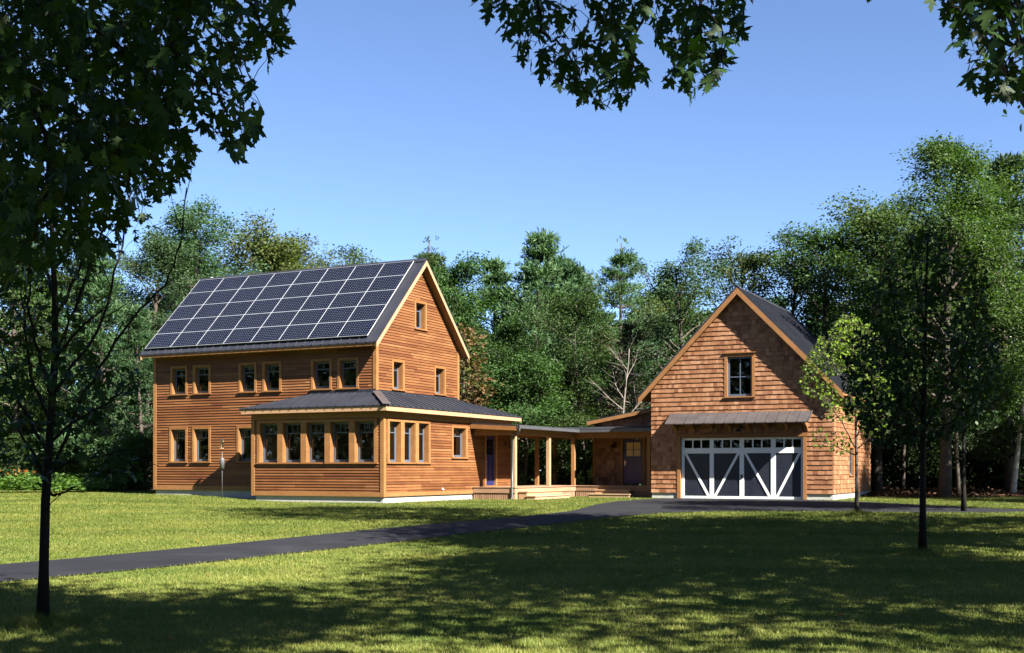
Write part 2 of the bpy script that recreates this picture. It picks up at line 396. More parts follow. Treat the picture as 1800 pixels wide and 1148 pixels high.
# corner boards, water table, frieze
for (x, y, z0, z1, sx, sy) in ((UW, VF, .40, 6.05, -1, -1), (UE, VF, 4.07, 6.1, 1, -1), (UE, VR, 4.07, 6.1, 1, 1), (0, 0, .23, 3.38, 1, -1), (-5.84, 0, .23, 3.38, -1, -1), (0, 10.12, .23, 3.38, 1, 1)):
    t = .042; mb = MB()
    if sy < 0:
        mb.box(min(x, x + sx * t), max(x, x + sx * t), y - t, y + .11, z0, z1)
        mb.box(min(x, x - sx * .11), max(x, x - sx * .11), y - t, y, z0, z1)
    else:
        mb.box(min(x, x + sx * t), max(x, x + sx * t), y - .11, y + t, z0, z1)
        mb.box(min(x, x - sx * .11), max(x, x - sx * .11), y, y + t, z0, z1)
    mb.build('corner_board', M['trim'], house)
for T_, a_, b_, z0_, z1_ in ((TF, UW + .11, -5.9, .40, .56), (TB, -5.73, -.11, .24, .40), (TE, .11, 7.0, .24, .38)):
    mb = MB(); mb.tbox(T_, a_, b_, 0, .036, z0_, z1_); mb.build('water_table', M['trim'], house)
mb = MB(); mb.tbox(TF, UW + .11, UE - .11, 0, .034, 5.72, 6.05); mb.build('frieze_board', M['trim'], house)
for T_, a_, b_ in ((TB, -5.73, -.11), (TE, .11, 10.0)):
    mb = MB(); mb.tbox(T_, a_, b_, 0, .036, 3.08, 3.36); mb.build('frieze_board', M['trim'], house)
# windows
for i, (a, b) in enumerate(up): window(house, O0, TF, a, b, 4.24, 5.27, lites=2)
for a, b in low: window(house, O0, TF, a, b, 1.53, 2.82, lites=3)
for i, (a, b) in enumerate(bw): window(house, O0, TB, a, b, 1.47, 2.95, .14 if i == 0 else .249, .0 if i < 4 else .14, .1, 3, depth=.16)
for i, (a, b) in enumerate(ew): window(house, O0, TE, a, b, 1.47, 2.95, .14 if i == 0 else .243, 0 if i < 2 else .1, .1, 2, depth=.18)
window(house, O0, TE, 5.02, 6.06, 1.69, 2.86, .12, .12, .1, 2, depth=.18)
for a, b, z0, z1 in og: window(house, O0, TG, a, b, z0, z1, lites=2, depth=.18)
# the blue entry door
mb = MB(); mb.tbox(TE, 7.66, 7.78, -.10, .04, .55, 2.62); mb.tbox(TE, 8.66, 8.78, -.10, .04, .55, 2.62); mb.tbox(TE, 7.62, 8.82, -.10, .042, 2.62, 2.72); mb.tbox(TE, 7.66, 8.78, -.12, .06, .50, .55)
mb.build('door_frame', M['trim'], house)
def panel_door(root, off, T, a0, a1, z0, z1, o, glass=True, gmat='glass'):
    mb = MB(off); w = a1 - a0; st = .11; zt = z1 - .14; zg = z0 + (z1 - z0) * .62
    mb.tbox(T, a0, a0 + st, o - .045, o, z0, z1); mb.tbox(T, a1 - st, a1, o - .045, o, z0, z1)
    mb.tbox(T, a0 + st, a1 - st, o - .045, o, zt, z1); mb.tbox(T, a0 + st, a1 - st, o - .045, o, z0, z0 + .22)
    mb.tbox(T, a0 + st, a1 - st, o - .045, o, zg - .13, zg)
    mid = (a0 + a1) / 2
    mb.tbox(T, a0 + st, a1 - st, o - .04, o - .018, z0 + .22, zg - .13)
    mb.tbox(T, mid - .03, mid + .03, o - .018, o - .002, z0 + .22, zg - .13)
    mb.tbox(T, mid - .014, mid + .014, o - .045, o - .002, zg, zt); mb.tbox(T, a0 + st, a1 - st, o - .04, o - .006, (zg + zt) / 2 - .012, (zg + zt) / 2 + .012)
    d = mb.build('door', M['blue'], root)
    g = MB(off); g.add([T(a0 + st, o - .025, zg), T(a1 - st, o - .025, zg), T(a1 - st, o - .025, zt), T(a0 + st, o - .025, zt)], [(0, 1, 2, 3)]); g.build('pane', M[gmat], d)
    h = MB(off); hz = z0 + .98
    h.tbox(T, a0 + .035, a0 + .075, o, o + .012, hz - .14, hz + .08); h.tube([T(a0 + .055, o, hz), T(a0 + .055, o + .06, hz), T(a0 + .17, o + .06, hz)], .011, 6)
    h.build('handle', M['brass'], d); return d
panel_door(house, O0, TE, 7.79, 8.65, .56, 2.61, -.06)
lantern(house, O0, TE, 9.55, 2.32)
# spigot on the wing wall
mb = MB(); mb.tube([TE(4.15, .0, .46), TE(4.15, .08, .46), TE(4.15, .10, .42)], .014, 6); mb.tbox(TE, 4.115, 4.185, .03, .045, .43, .50); mb.build('spigot', M['white'], house)
# main roof
e0, e1 = UW - .31, UE + .33; vf, vb = .42, 7.42
zf, zb = ZR - SL * (VM - vf), ZR - SL * (vb - VM)
mb = MB()
mb.slab([(e0, vf, zf), (e1, vf, zf), (e1, VM, ZR), (e0, VM, ZR)], -.045, 0)
mb.slab([(e0, VM, ZR), (e1, VM, ZR), (e1, vb, zb), (e0, vb, zb)], -.045, 0)
ribs(mb, (e0 + .02, vf, zf), (e1 - .02, vf, zf), (e0 + .02, VM, ZR), (e1 - .02, VM, ZR), .40)
ribs(mb, (e0 + .02, vb, zb), (e1 - .02, vb, zb), (e0 + .02, VM, ZR), (e1 - .02, VM, ZR), .40)
mb.slab([(e0 - .01, VM - .14, ZR - .14 * SL), (e1 + .01, VM - .14, ZR - .14 * SL), (e1 + .01, VM, ZR), (e0 - .01, VM, ZR)], .042, .058)
mb.slab([(e0 - .01, VM, ZR), (e1 + .01, VM, ZR), (e1 + .01, VM + .14, ZR - .14 * SL), (e0 - .01, VM + .14, ZR - .14 * SL)], .042, .058)
roof = mb.build('roof', M['roof'], house)
mb = MB(); i = .03
mb.slab([(e0 + i, vf + i, zf + i), (e1 - i, vf + i, zf + i), (e1 - i, VM, ZR), (e0 + i, VM, ZR)], -.17, -.047)
mb.slab([(e0 + i, VM, ZR), (e1 - i, VM, ZR), (e1 - i, vb - i, zb + i), (e0 + i, vb - i, zb + i)], -.17, -.047)
mb.build('soffit', M['trim'], house)
for x0, x1 in ((e1 - .029, e1 + .012), (e0 - .012, e0 + .029)):
    mb = MB()
    mb.slab([(x0, vf + .01, zf + .01), (x1, vf + .01, zf + .01), (x1, VM, ZR), (x0, VM, ZR)], -.235, -.05)
    mb.slab([(x0, VM, ZR), (x1, VM, ZR), (x1, vb - .01, zb + .01), (x0, vb - .01, zb + .01)], -.235, -.05)
    mb.build('rake_board', M['pale'], house)
# vent pipe
mb = MB(); mb.tube([(-11.45, VM + .25, ZR - .5), (-11.45, VM + .25, ZR + .12)], .06, 10); mb.build('vent_pipe', M['white'], roof)
# solar panels: 8 columns x 5 rows on rails
ua, ub, va, vb2 = -11.74, -1.03, .60, 3.85
mb = MB()
for r in range(5):
    for q in (.25, .75):
        v = va + (vb2 - va) * (r + q) / 5; z = ZR - SL * (VM - v)
        mb.bar((ua + .05, v, z + .036), (ub - .05, v, z + .036), .04, .024, (0, -SL, 1))
arr = mb.build('panel_rails', M['steel'], house)
nrm = Vector((0, -SL, 1)).normalized()
def panel_mesh():
    me = bpy.data.meshes.new('solar_panel')
    w = (ub - ua) / 8 - .005; h = (vb2 - va) / 5 * math.hypot(1, SL) - .005; t = .035; e = .008
    vs, fs, mi, uvs = [], [], [], []
    def bx(x0, x1, y0, y1, z0, z1):
        b = len(vs); vs.extend([(x0, y0, z0), (x1, y0, z0), (x1, y1, z0), (x0, y1, z0), (x0, y0, z1), (x1, y0, z1), (x1, y1, z1), (x0, y1, z1)])
        for f in [(0, 3, 2, 1), (4, 5, 6, 7), (0, 1, 5, 4), (1, 2, 6, 5), (2, 3, 7, 6), (3, 0, 4, 7)]: fs.append(tuple(b + k for k in f)); mi.append(0)
    bx(0, w, 0, e, 0, t); bx(0, w, h - e, h, 0, t); bx(0, e, e, h - e, 0, t); bx(w - e, w, e, h - e, 0, t)
    b = len(vs); vs.extend([(e, e, t - .006), (w - e, e, t - .006), (w - e, h - e, t - .006), (e, h - e, t - .006)]); fs.append((b, b + 1, b + 2, b + 3)); mi.append(1)
    me.from_pydata(vs, [], fs); me.materials.append(M['alu']); me.materials.append(M['solar'])
    me.polygons.foreach_set('material_index', mi)
    uvl = me.uv_layers.new(); q = me.polygons[-1]
    for li, (x, y) in zip(q.loop_indices, ((0, 0), (12, 0), (12, 8), (0, 8))): uvl.data[li].uv = (x, y)
    return me
pm = panel_mesh()
for r in range(5):
    for c in range(8):
        o = bpy.data.objects.new('solar_panel', pm); C.objects.link(o); o.parent = arr
        v = va + (vb2 - va) * r / 5; p = Vector((ua + (ub - ua) * c / 8 + .006, v, ZR - SL * (VM - v))) + nrm * .075
        o.location = p; o.rotation_euler = (math.atan(SL), 0, 0)
# wing roof that wraps round three sides
SE, SWt, A1, C1, C2, NE = (.37, -.37, 3.5), (-6.2, -.37, 3.5), (-3.75, .9, 4.07), (-.9, .9, 4.07), (-.9, 7.05, 4.07), (.37, 10.5, 3.5)
NW, NW2 = (-6.0, 10.5, 3.5), (-6.0, 7.05, 4.07)
mb = MB()
mb.slab([SWt, SE, C1, A1], -.04, 0); mb.slab([SE, NE, C2, C1], -.04, 0); mb.slab([NE, NW, NW2, C2], -.04, 0)
def lean_ribs(mb, e0, e1, r0, r1, axis, step):
    """seams square to the eave, clipped by the hips"""
    k = axis; lo_, hi_ = sorted((e0[k], e1[k])); rl, rh = sorted((r0[k], r1[k]))
    n = int((hi_ - lo_) / step); o = 1 - k
    for i in range(n + 1):
        a = lo_ + .03 + i * step
        if a > hi_ - .02: break
        if rl <= a <= rh: t = 1.0
        elif a < rl: t = (a - lo_) / max(1e-6, rl - lo_)
        else: t = (hi_ - a) / max(1e-6, hi_ - rh)
        if t < .08: continue
        p = [0, 0, e0[2]]; q = [0, 0, e0[2] + (r0[2] - e0[2]) * t]
        p[k] = q[k] = a; p[o] = e0[o]; q[o] = e0[o] + (r0[o] - e0[o]) * t
        d = (Vector(p) - Vector(q)).normalized()
        mb.bar(tuple(Vector(p) + d * .03), q, .025, .032)
lean_ribs(mb, SWt, SE, A1, C1, 0, .40); lean_ribs(mb, SE, NE, C1, C2, 1, .40)
mb.box(-3.72, -.885, .855, .905, 4.02, 4.17); mb.box(-.905, -.855, .86, 7.0, 4.02, 4.13)      # wall flashing
rw = mb.build('wing_roof', M['roof'], house)
mb = MB()
for a, b, w in ((SE, C1, .30),):
    a = Vector(a); b = Vector(b); d = (b - a).normalized()
    mb.bar(tuple(a + Vector((0, 0, .03)) - d * .02), tuple(b + Vector((0, 0, .03)) - d * .12), w, .025)
mb.build('hip_cap', M['copper'], rw)
mb = MB()
ins = lambda p, du_, dv_: (p[0] + du_, p[1] + dv_, p[2])
mb.slab([ins(SWt, .12, .04), ins(SE, -.04, .04), C1, A1], -.13, -.042)
mb.slab([ins(SE, -.04, .04), ins(NE, -.04, -.04), C2, C1], -.13, -.042)
mb.slab([ins(NE, -.04, -.04), ins(NW, .04, -.04), NW2, C2], -.13, -.042)
mb.build('soffit', M['trim'], house)
mb = MB()
mb.box(-6.12, .345, -.345, -.31, 3.295, 3.455); mb.box(.31, .345, -.31, 10.46, 3.295, 3.455); mb.box(-5.9, .31, 10.44, 10.47, 3.295, 3.455)
mb.build('fascia', M['pale'], house)
for k in range(15): mb = MB(); mb.box(-5.95 + .42 * k, -5.90 + .42 * k, -.31, -.045, 3.29, 3.43); mb.build('rafter_tail', M['trim'], house)
for k in range(25): mb = MB(); mb.box(.045, .31, .1 + .42 * k, .15 + .42 * k, 3.29, 3.43); mb.build('rafter_tail', M['trim'], house)
# rooms behind the glass
mb = MB()
mb.add([(UW + .2, VF + .25, .45), (UE - .2, VF + .25, .45), (UE - .2, VR - .2, .45), (UW + .2, VR - .2, .45)], [(0, 1, 2, 3)])
mb.add([(UW + .2, VF + .22, 3.4), (UE - .2, VF + .22, 3.4), (UE - .2, VR - .2, 3.4), (UW + .2, VR - .2, 3.4)], [(0, 1, 2, 3)])
mb.add([(UW + .2, VF + .22, 6.0), (UE - .2, VF + .22, 6.0), (UE - .2, VR - .2, 6.0), (UW + .2, VR - .2, 6.0)], [(0, 1, 2, 3)])
mb.add([(UW + .2, VM + .4, .45), (-6.4, VM + .4, .45), (-6.4, VM + .4, 6.0), (UW + .2, VM + .4, 6.0)], [(0, 1, 2, 3)])
mb.add([(-.25, .2, .45), (-5.6, .2, .45), (-3.8, 1.1, .45), (-.25, 9.9, .45)], [(0, 1, 2, 3)])
for x in (-8.0, -6.4): mb.add([(x, VF + .2, .45), (x, VR - .2, .45), (x, VR - .2, 6.0), (x, VF + .2, 6.0)], [(0, 1, 2, 3)])
mb.add([(-4.5, VF + .2, 3.4), (-4.5, VR - .2, 3.4), (-4.5, VR - .2, 6.0), (-4.5, VF + .2, 6.0)], [(0, 1, 2, 3)])
mb.build('inner_walls', M['room'], house)

# ================================================================== THE COVERED WALKWAY
WO = (1.93, 6.62, 0)
walk = empty('covered_walkway', (*W(1.93, 6.62), 0), -TH)
tag(walk, 'low open cedar porch walkway on square posts linking house and garage', 'walkway')
DZ = .51
mb = MB(WO)
def deckboards(mb, u0, u1, v0, v1, along):
    if along == 'v':
        n = int((u1 - u0) / .14)
        for k in range(n): mb.box(u0 + (u1 - u0) * k / n + .003, u0 + (u1 - u0) * (k + 1) / n - .003, v0, v1, DZ - .03, DZ)
    else:
        n = int((v1 - v0) / .14)
        for k in range(n): mb.box(u0, u1, v0 + (v1 - v0) * k / n + .003, v0 + (v1 - v0) * (k + 1) / n - .003, DZ - .03, DZ)
deckboards(mb, .035, 1.97, 6.60, 12.66, 'v'); deckboards(mb, .0, 5.82, 12.66, 14.66, 'u')
mb.build('deck', M['deck'], walk)
mb = MB(WO)
mb.box(.05, 1.93, 6.62, 6.66, DZ - .235, DZ - .032); mb.box(1.89, 1.93, 6.66, 12.69, DZ - .235, DZ - .032); mb.box(1.93, 5.80, 12.69, 12.73, DZ - .235, DZ - .032)
mb.build('deck_fascia', M['deck'], walk)
mb = MB(WO)
def slats(p, q, out):
    L_ = math.hypot(q[0] - p[0], q[1] - p[1]); n = int(L_ / .095); ux, uy = (q[0] - p[0]) / L_, (q[1] - p[1]) / L_
    for k in range(n):
        a = L_ * k / n; x0, y0 = p[0] + ux * a, p[1] + uy * a; x1, y1 = x0 + ux * .07, y0 + uy * .07
        ox, oy = out[0] * .02, out[1] * .02
        mb.box(min(x0, x1, x0 - ox), max(x0, x1, x0 - ox), min(y0, y1, y0 - oy), max(y0, y1, y0 - oy), -.1, DZ - .236)
slats((.05, 6.65), (1.9, 6.65), (0, -1)); slats((1.90, 6.7), (1.90, 12.69), (1, 0)); slats((1.93, 12.71), (5.8, 12.71), (0, -1))
mb.build('skirt', M['deck'], walk)
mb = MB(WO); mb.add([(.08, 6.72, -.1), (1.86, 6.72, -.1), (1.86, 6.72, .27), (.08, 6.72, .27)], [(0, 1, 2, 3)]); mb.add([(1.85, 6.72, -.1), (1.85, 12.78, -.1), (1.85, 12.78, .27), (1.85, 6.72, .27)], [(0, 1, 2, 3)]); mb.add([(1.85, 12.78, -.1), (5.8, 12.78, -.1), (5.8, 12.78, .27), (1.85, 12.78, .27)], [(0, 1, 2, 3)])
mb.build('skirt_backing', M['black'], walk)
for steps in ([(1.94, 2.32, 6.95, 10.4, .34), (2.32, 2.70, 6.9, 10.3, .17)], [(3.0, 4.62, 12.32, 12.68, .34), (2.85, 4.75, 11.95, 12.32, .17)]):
    mb = MB(WO)
    for u0, u1, v0, v1, z in steps:
        mb.box(u0 - .03, u1 + .03, v0 - .03, v1, z - .04, z); mb.box(u0, u1 - .01, v0, v1 - .01, -.2, z - .041)
    mb.build('steps', M['pale'], walk)
for u, v, z0 in ((1.85, 6.75, -.1), (1.85, 10.0, DZ), (1.85, 12.62, DZ), (.07, 14.55, DZ), (.07, 12.6, DZ), (5.35, 12.78, DZ)):
    mb = MB(WO); mb.box(u - .075, u + .075, v - .075, v + .075, z0, 2.62); mb.build('post', M['pale'] if v < 7 or v == 10.0 else M['trim'], walk)
mb = MB(WO)
mb.box(.05, 1.93, 6.68, 6.82, 2.60, 2.84); mb.box(1.78, 1.92, 6.82, 12.69, 2.60, 2.84); mb.box(1.92, 5.80, 12.71, 12.85, 2.60, 2.84); mb.box(0.0, .14, 10.2, 14.6, 2.60, 2.9); mb.box(.14, 1.9, 14.5, 14.62, 2.6, 3.0)
mb.build('beam', M['trim'], walk)
mb = MB(WO)
mb.slab([(.02, 6.38, 3.10), (2.2, 6.38, 2.98), (2.2, 12.4, 2.98), (.02, 12.4, 3.10)], -.04, 0)
mb.slab([(.02, 12.4, 3.0), (5.84, 12.4, 2.98), (5.84, 14.66, 3.16), (.02, 14.66, 3.16)], -.03, .012)
mb.build('roof', M['roof'], walk)
mb = MB(WO)
mb.slab([(.02, 6.42, 3.10), (2.14, 6.42, 2.985), (2.14, 12.44, 2.985), (.02, 12.44, 3.10)], -.16, -.042)
mb.slab([(2.14, 12.46, 2.985), (5.82, 12.46, 2.985), (5.82, 14.66, 3.14), (2.14, 14.66, 3.14)], -.16, -.042)
mb.slab([(.04, 6.385, 3.10), (2.14, 6.385, 2.985), (2.14, 6.42, 2.985), (.04, 6.42, 3.10)], -.225, -.045)
mb.build('soffit', M['trim'], walk)
mb = MB(WO)
def gut(p, q, out):
    for o0, o1, z0, z1 in ((0, .115, 2.845, 2.865), (0, .012, 2.865, 2.96), (.10, .118, 2.865, 2.975), (.09, .125, 2.965, 2.985)):
        if out == 'u': mb.box(2.15 + o0, 2.15 + o1, p, q, z0, z1)
        else: mb.box(p, q, 12.45 - o1, 12.45 - o0, z0, z1)
gut(6.37, 12.33, 'u'); gut(2.15, 5.83, 'v')
mb.build('gutter', M['gutter'], walk)
mb = MB(WO); mb.tube([(2.21, 6.46, 2.86), (2.21, 6.46, 2.78), (2.0, 6.62, 2.62), (1.80, 6.63, 2.50), (1.80, 6.63, .12), (1.86, 6.50, .03)], .05, 8); mb.build('downspout', M['gutter'], walk, True)

# ================================================================== THE GARAGE with its lean-to
GO = (9.64, 11.66, 0)
gar = empty('garage', (*W(9.64, 11.66), 0), -TH)
tag(gar, 'cedar shingled gabled garage with a wide white and navy braced door', 'garage')
GF = lambda a, o, z: (a, 11.66 - o, z)
GE = lambda a, o, z: (13.42 + o, a, z)
GW = lambda a, o, z: (5.854 - o, a, z)
GL = lambda a, o, z: (a, 14.69 - o, z)
G0, G1, GM, GV1 = 5.854, 13.42, 9.637, 19.71
GZ, GS = 8.62, 1.027
gun = lambda z: (GZ - .18 - z) / GS
ogf = [(9.14, 10.17, 4.19, 5.82), (7.12, 12.26, 0, 2.54)]
wall(gar, GO, GF, lambda z: max(G0, GM - gun(z)), lambda z: min(G1, GM + gun(z)), .26, GZ - .2, ogf, 'shingle', 21)
wall(gar, GO, GE, const(11.66), const(GV1), .26, 4.55, [(14.75, 15.65, .98, 2.12)], 'shingle', 22)
wall(gar, GO, GW, const(11.66), const(GV1), .26, 4.55, [], 'shingle', 23)
GN = lambda a, o, z: (a, GV1 + o, z)
wall(gar, GO, GN, lambda z: max(G0, GM - gun(z)), lambda z: min(G1, GM + gun(z)), .26, GZ - .2, [], 'shingle', 24)
# lean-to front wall
ltop = lambda u: 3.43 + (u - 1.73) * .172 - .16
wall(gar, GO, GL, lambda z: max(2.0, 1.73 + (z + .16 - 3.43) / .172), const(5.85), .5, ltop(5.85), [(3.40, 4.36, .5, 2.62)], 'shingle', 25)
GLW = lambda a, o, z: (2.0 - o, a, z)
wall(gar, GO, GLW, const(14.69), const(19.0), .2, 3.3, [], 'shingle', 26)
mb = MB(GO); mb.box(G0 + .02, 7.08, 11.68, 12.2, -.4, .26); mb.box(12.30, G1 - .02, 11.68, 12.2, -.4, .26); mb.box(G1 - .3, G1 - .02, 12.2, GV1 - .02, -.4, .26); mb.box(G0 + .02, G0 + .3, 12.2, GV1 - .02, -.4, .26); mb.box(2.05, G0, 14.75, 18.9, -.4, .3)
mb.box(G0 + .3, G1 - .3, GV1 - .3, GV1 - .02, -.4, .26)
mb.build('foundation', M['concrete'], gar)
ge0, ge1 = GM - 4.25, GM + 4.25; gv0, gv1 = 11.31, GV1 + .38; zge = GZ - GS * 4.25
mb = MB(GO)
mb.slab([(ge0, gv0, zge), (GM, gv0, GZ), (GM, gv1, GZ), (ge0, gv1, zge)], -.04, 0); mb.slab([(GM, gv0, GZ), (ge1, gv0, zge), (ge1, gv1, zge), (GM, gv1, GZ)], -.04, 0)
ribs(mb, (ge1, gv0 + .02, zge), (ge1, gv1 - .02, zge), (GM, gv0 + .02, GZ), (GM, gv1 - .02, GZ), .40)
ribs(mb, (ge0, gv0 + .02, zge), (ge0, gv1 - .02, zge), (GM, gv0 + .02, GZ), (GM, gv1 - .02, GZ), .40)
mb.slab([(GM - .12, gv0 - .01, GZ - .12 * GS), (GM, gv0 - .01, GZ), (GM, gv1 + .01, GZ), (GM - .12, gv1 + .01, GZ - .12 * GS)], .04, .055)
mb.slab([(GM, gv0 - .01, GZ), (GM + .12, gv0 - .01, GZ - .12 * GS), (GM + .12, gv1 + .01, GZ - .12 * GS), (GM, gv1 + .01, GZ)], .04, .055)
mb.build('roof', M['roof'], gar)
mb = MB(GO)
mb.slab([(ge0 + .03, gv0 + .04, zge + .03), (GM, gv0 + .04, GZ), (GM, gv1 - .04, GZ), (ge0 + .03, gv1 - .04, zge + .03)], -.17, -.042)
mb.slab([(GM, gv0 + .04, GZ), (ge1 - .03, gv0 + .04, zge + .03), (ge1 - .03, gv1 - .04, zge + .03), (GM, gv1 - .04, GZ)], -.17, -.042)
mb.build('soffit', M['trim'], gar)
mb = MB(GO)
for v0, v1 in ((gv0 - .012, gv0 + .038),):
    mb.slab([(ge0 + .01, v0, zge + .01), (GM, v0, GZ), (GM, v1, GZ), (ge0 + .01, v1, zge + .01)], -.30, -.045)
    mb.slab([(GM, v0, GZ), (ge1 - .01, v0, zge + .01), (ge1 - .01, v1, zge + .01), (GM, v1, GZ)], -.30, -.045)
mb.build('rake_board', M['trim'], gar)
# lean-to roof
mb = MB(GO); P = lambda u, v: (u, v, 3.43 + (u - 1.73) * .172)
mb.slab([P(1.73, 14.4), P(5.85, 14.4), P(5.85, 19.2), P(1.73, 19.2)], -.03, .01); lr = mb.build('lean_to_roof', M['roof'], gar)
mb = MB(GO); mb.slab([P(1.76, 14.43), P(5.84, 14.43), P(5.84, 19.1), P(1.76, 19.1)], -.16, -.032); mb.slab([P(1.74, 14.39), P(5.84, 14.39), P(5.84, 14.428), P(1.74, 14.428)], -.19, -.032)
mb.build('fascia', M['trim'], gar)
mb = MB(GO)
mb.tbox(GL, 1.93, 2.06, -.1, .05, .5, 3.2)
mb.build('corner_board', M['trim'], gar)
mb = MB(GO); mb.tbox(GL, 3.29, 3.42, -.1, .045, .5, 2.62); mb.tbox(GL, 4.34, 4.47, -.1, .045, .5, 2.62); mb.tbox(GL, 3.27, 4.49, -.1, .05, 2.60, 2.72); mb.build('door_frame', M['trim'], gar)
panel_door(gar, GO, GL, 3.43, 4.33, .56, 2.58, -.02, gmat='cream')
lantern(gar, GO, GL, 3.02, 2.38)
window(gar, GO, GF, 9.14, 10.17, 4.19, 5.82, .12, .12, .13, style='cross', depth=.06, head_cap=True)
window(gar, GO, GE, 14.75, 15.65, .98, 2.12, .08, .08, .08, style='cross', depth=.05)
# overhead door
mb = MB(GO)
mb.tbox(GF, 7.00, 7.14, -.16, .045, .0, 2.53); mb.tbox(GF, 12.24, 12.38, -.16, .045, .0, 2.53); mb.tbox(GF, 6.96, 12.42, -.16, .055, 2.53, 2.68)
mb.build('door_frame', M['trim'], gar)
dO = -.10; mb = MB(GO)
st = [(7.15, 7.27), (8.36, 8.53), (9.62, 9.80), (10.91, 11.10), (12.12, 12.23)]
for a, b in st: mb.tbox(GF, a, b, dO - .04, dO, .02, 2.52)
rails_ = [(.02, .12), (1.88, 2.10), (2.43, 2.52)]
for (a, b), (c, d) in zip(st[:-1], st[1:]):
    for z0, z1 in rails_: mb.tbox(GF, b, c, dO - .04, dO - .002, z0, z1)
    for q in (1, 2): x = b + (c - b) * q / 3; mb.tbox(GF, x - .025, x + .025, dO - .04, dO - .004, 2.10, 2.43)
for k, ((a, b), (c, d)) in enumerate(zip(st[:-1], st[1:])):
    z0, z1 = .12, 1.88; w = .11
    if k % 2 == 0: vs = [(b, z1), (b + w, z1), (c, z0), (c - w, z0)]
    else: vs = [(b, z0), (b + w, z0), (c, z1), (c - w, z1)]
    mb.add([GF(x, dO - .004, z) for x, z in vs] + [GF(x, dO - .035, z) for x, z in vs], [(0, 1, 2, 3), (0, 4, 5, 1), (1, 5, 6, 2), (2, 6, 7, 3), (3, 7, 4, 0)])
gd = mb.build('garage_door', M['white'], gar)
mb = MB(GO); mb.tbox(GF, 7.16, 12.22, dO - .07, dO - .040, .03, 2.0)
for (a, b), (c, d) in zip(st[:-1], st[1:]):
    for k in range(10):
        for z0, z1 in ((.12, .68), (.688, 1.27), (1.278, 1.88)): x0, x1 = b + (c - b) * k / 10, b + (c - b) * (k + 1) / 10; mb.tbox(GF, x0 + .003, x1 - .003, dO - .040, dO - .028, z0, z1)
mb.build('door_panel', M['navy'], gd)
mb = MB(GO)
for (a, b), (c, d) in zip(st[:-1], st[1:]): mb.add([GF(b, dO - .03, 2.10), GF(c, dO - .03, 2.10), GF(c, dO - .03, 2.43), GF(b, dO - .03, 2.43)], [(0, 1, 2, 3)])
mb.build('pane', M['glass'], gd)
mb = MB(GO); mb.tbox(GF, 9.67, 9.75, dO, dO + .03, .85, 1.0); mb.build('handle', M['black'], gd)
# awning
mb = MB(GO)
A = lambda a, t: (a, 11.66 - .03 - .76 * t, 3.55 - .45 * t)
mb.slab([A(6.72, 0), A(6.72, 1), A(12.62, 1), A(12.62, 0)], -.03, 0)
for k in range(15): a = 6.74 + k * (12.60 - 6.74) / 14; mb.bar(A(a, 1.02), A(a, 0), .022, .028)
aw = mb.build('awning', M['copper'], gar)
mb = MB(GO)
for k in range(8):
    a = 6.95 + k * .775
    pr = [(0, 3.44), (.70, 3.05), (.62, 3.02), (.30, 2.98), (.10, 2.86), (0, 2.72)]
    vs = [GF(a - .05, o + .03, z) for o, z in pr] + [GF(a + .05, o + .03, z) for o, z in pr]; n = len(pr)
    mb.add(vs, [tuple(range(n)), tuple(range(2 * n - 1, n - 1, -1))] + [(i, i + n, (i + 1) % n + n, (i + 1) % n) for i in range(n)])
mb.build('bracket', M['trim'], aw)
mb = MB(GO); mb.slab([(6.78, 11.62, 3.515), (6.78, 10.92, 3.10), (12.56, 10.92, 3.10), (12.56, 11.62, 3.515)], -.05, -.012); mb.build('awning_boards', M['trim'], aw)
lantern(gar, GO, GF, 9.72, 2.92, reach=.38)
# inside of the garage: floor and a dark loft
mb = MB(GO); mb.add([(G0 + .1, 11.9, .02), (G1 - .1, 11.9, .02), (G1 - .1, GV1 - .1, .02), (G0 + .1, GV1 - .1, .02)], [(0, 1, 2, 3)]); mb.add([(G0 + .1, 11.75, 3.6), (G1 - .1, 11.75, 3.6), (G1 - .1, GV1 - .1, 3.6), (G0 + .1, GV1 - .1, 3.6)], [(0, 1, 2, 3)])
mb.build('inner_floor', M['room'], gar)

# ================================================================== GROUND, DRIVEWAY
m_ground, nt, out = new_mat('lawn_soil'); L = nt.links
n1 = nd(nt, 'ShaderNodeTexNoise', Scale=.35, Detail=5.0); n2 = nd(nt, 'ShaderNodeTexNoise', Scale=9.0, Detail=6.0, Roughness=.7)
for n_ in (n1, n2): L.new(coords(nt, (1, 1, 1)), n_.inputs['Vector'])
r1 = ramp(nt, [(.35, (.060, .085, .014)), (.65, (.088, .105, .02))]); L.new(n1.outputs[0], r1.inputs[0])
r2 = ramp(nt, [(.3, (.6, .6, .5)), (.7, (1.25, 1.2, 1.0))]); L.new(n2.outputs[0], r2.inputs[0])
cc = mixc(nt, r1.outputs[0], r2.outputs[0], .8, 'MULTIPLY')
p = nd(nt, 'ShaderNodeBsdfPrincipled', Roughness=.95); p.inputs['Specular IOR Level'].default_value = .1
L.new(cc, p.inputs['Base Color']); b = nd(nt, 'ShaderNodeBump', Strength=.7, Distance=.03); L.new(n2.outputs[0], b.inputs['Height']); L.new(b.outputs[0], p.inputs['Normal']); L.new(p.outputs[0], out.inputs[0])
def sheet(name, xs, ys, zf, mat):
    vs = [(x, y, zf(x, y)) for y in ys for x in xs]; nx = len(xs)
    fs = [(j * nx + i, j * nx + i + 1, (j + 1) * nx + i + 1, (j + 1) * nx + i) for j in range(len(ys) - 1) for i in range(nx - 1)]
    me = bpy.data.meshes.new(name); me.from_pydata(vs, [], fs); me.materials.append(mat)
    me.polygons.foreach_set('use_smooth', [True] * len(fs)); o = bpy.data.objects.new(name, me); C.objects.link(o); return o
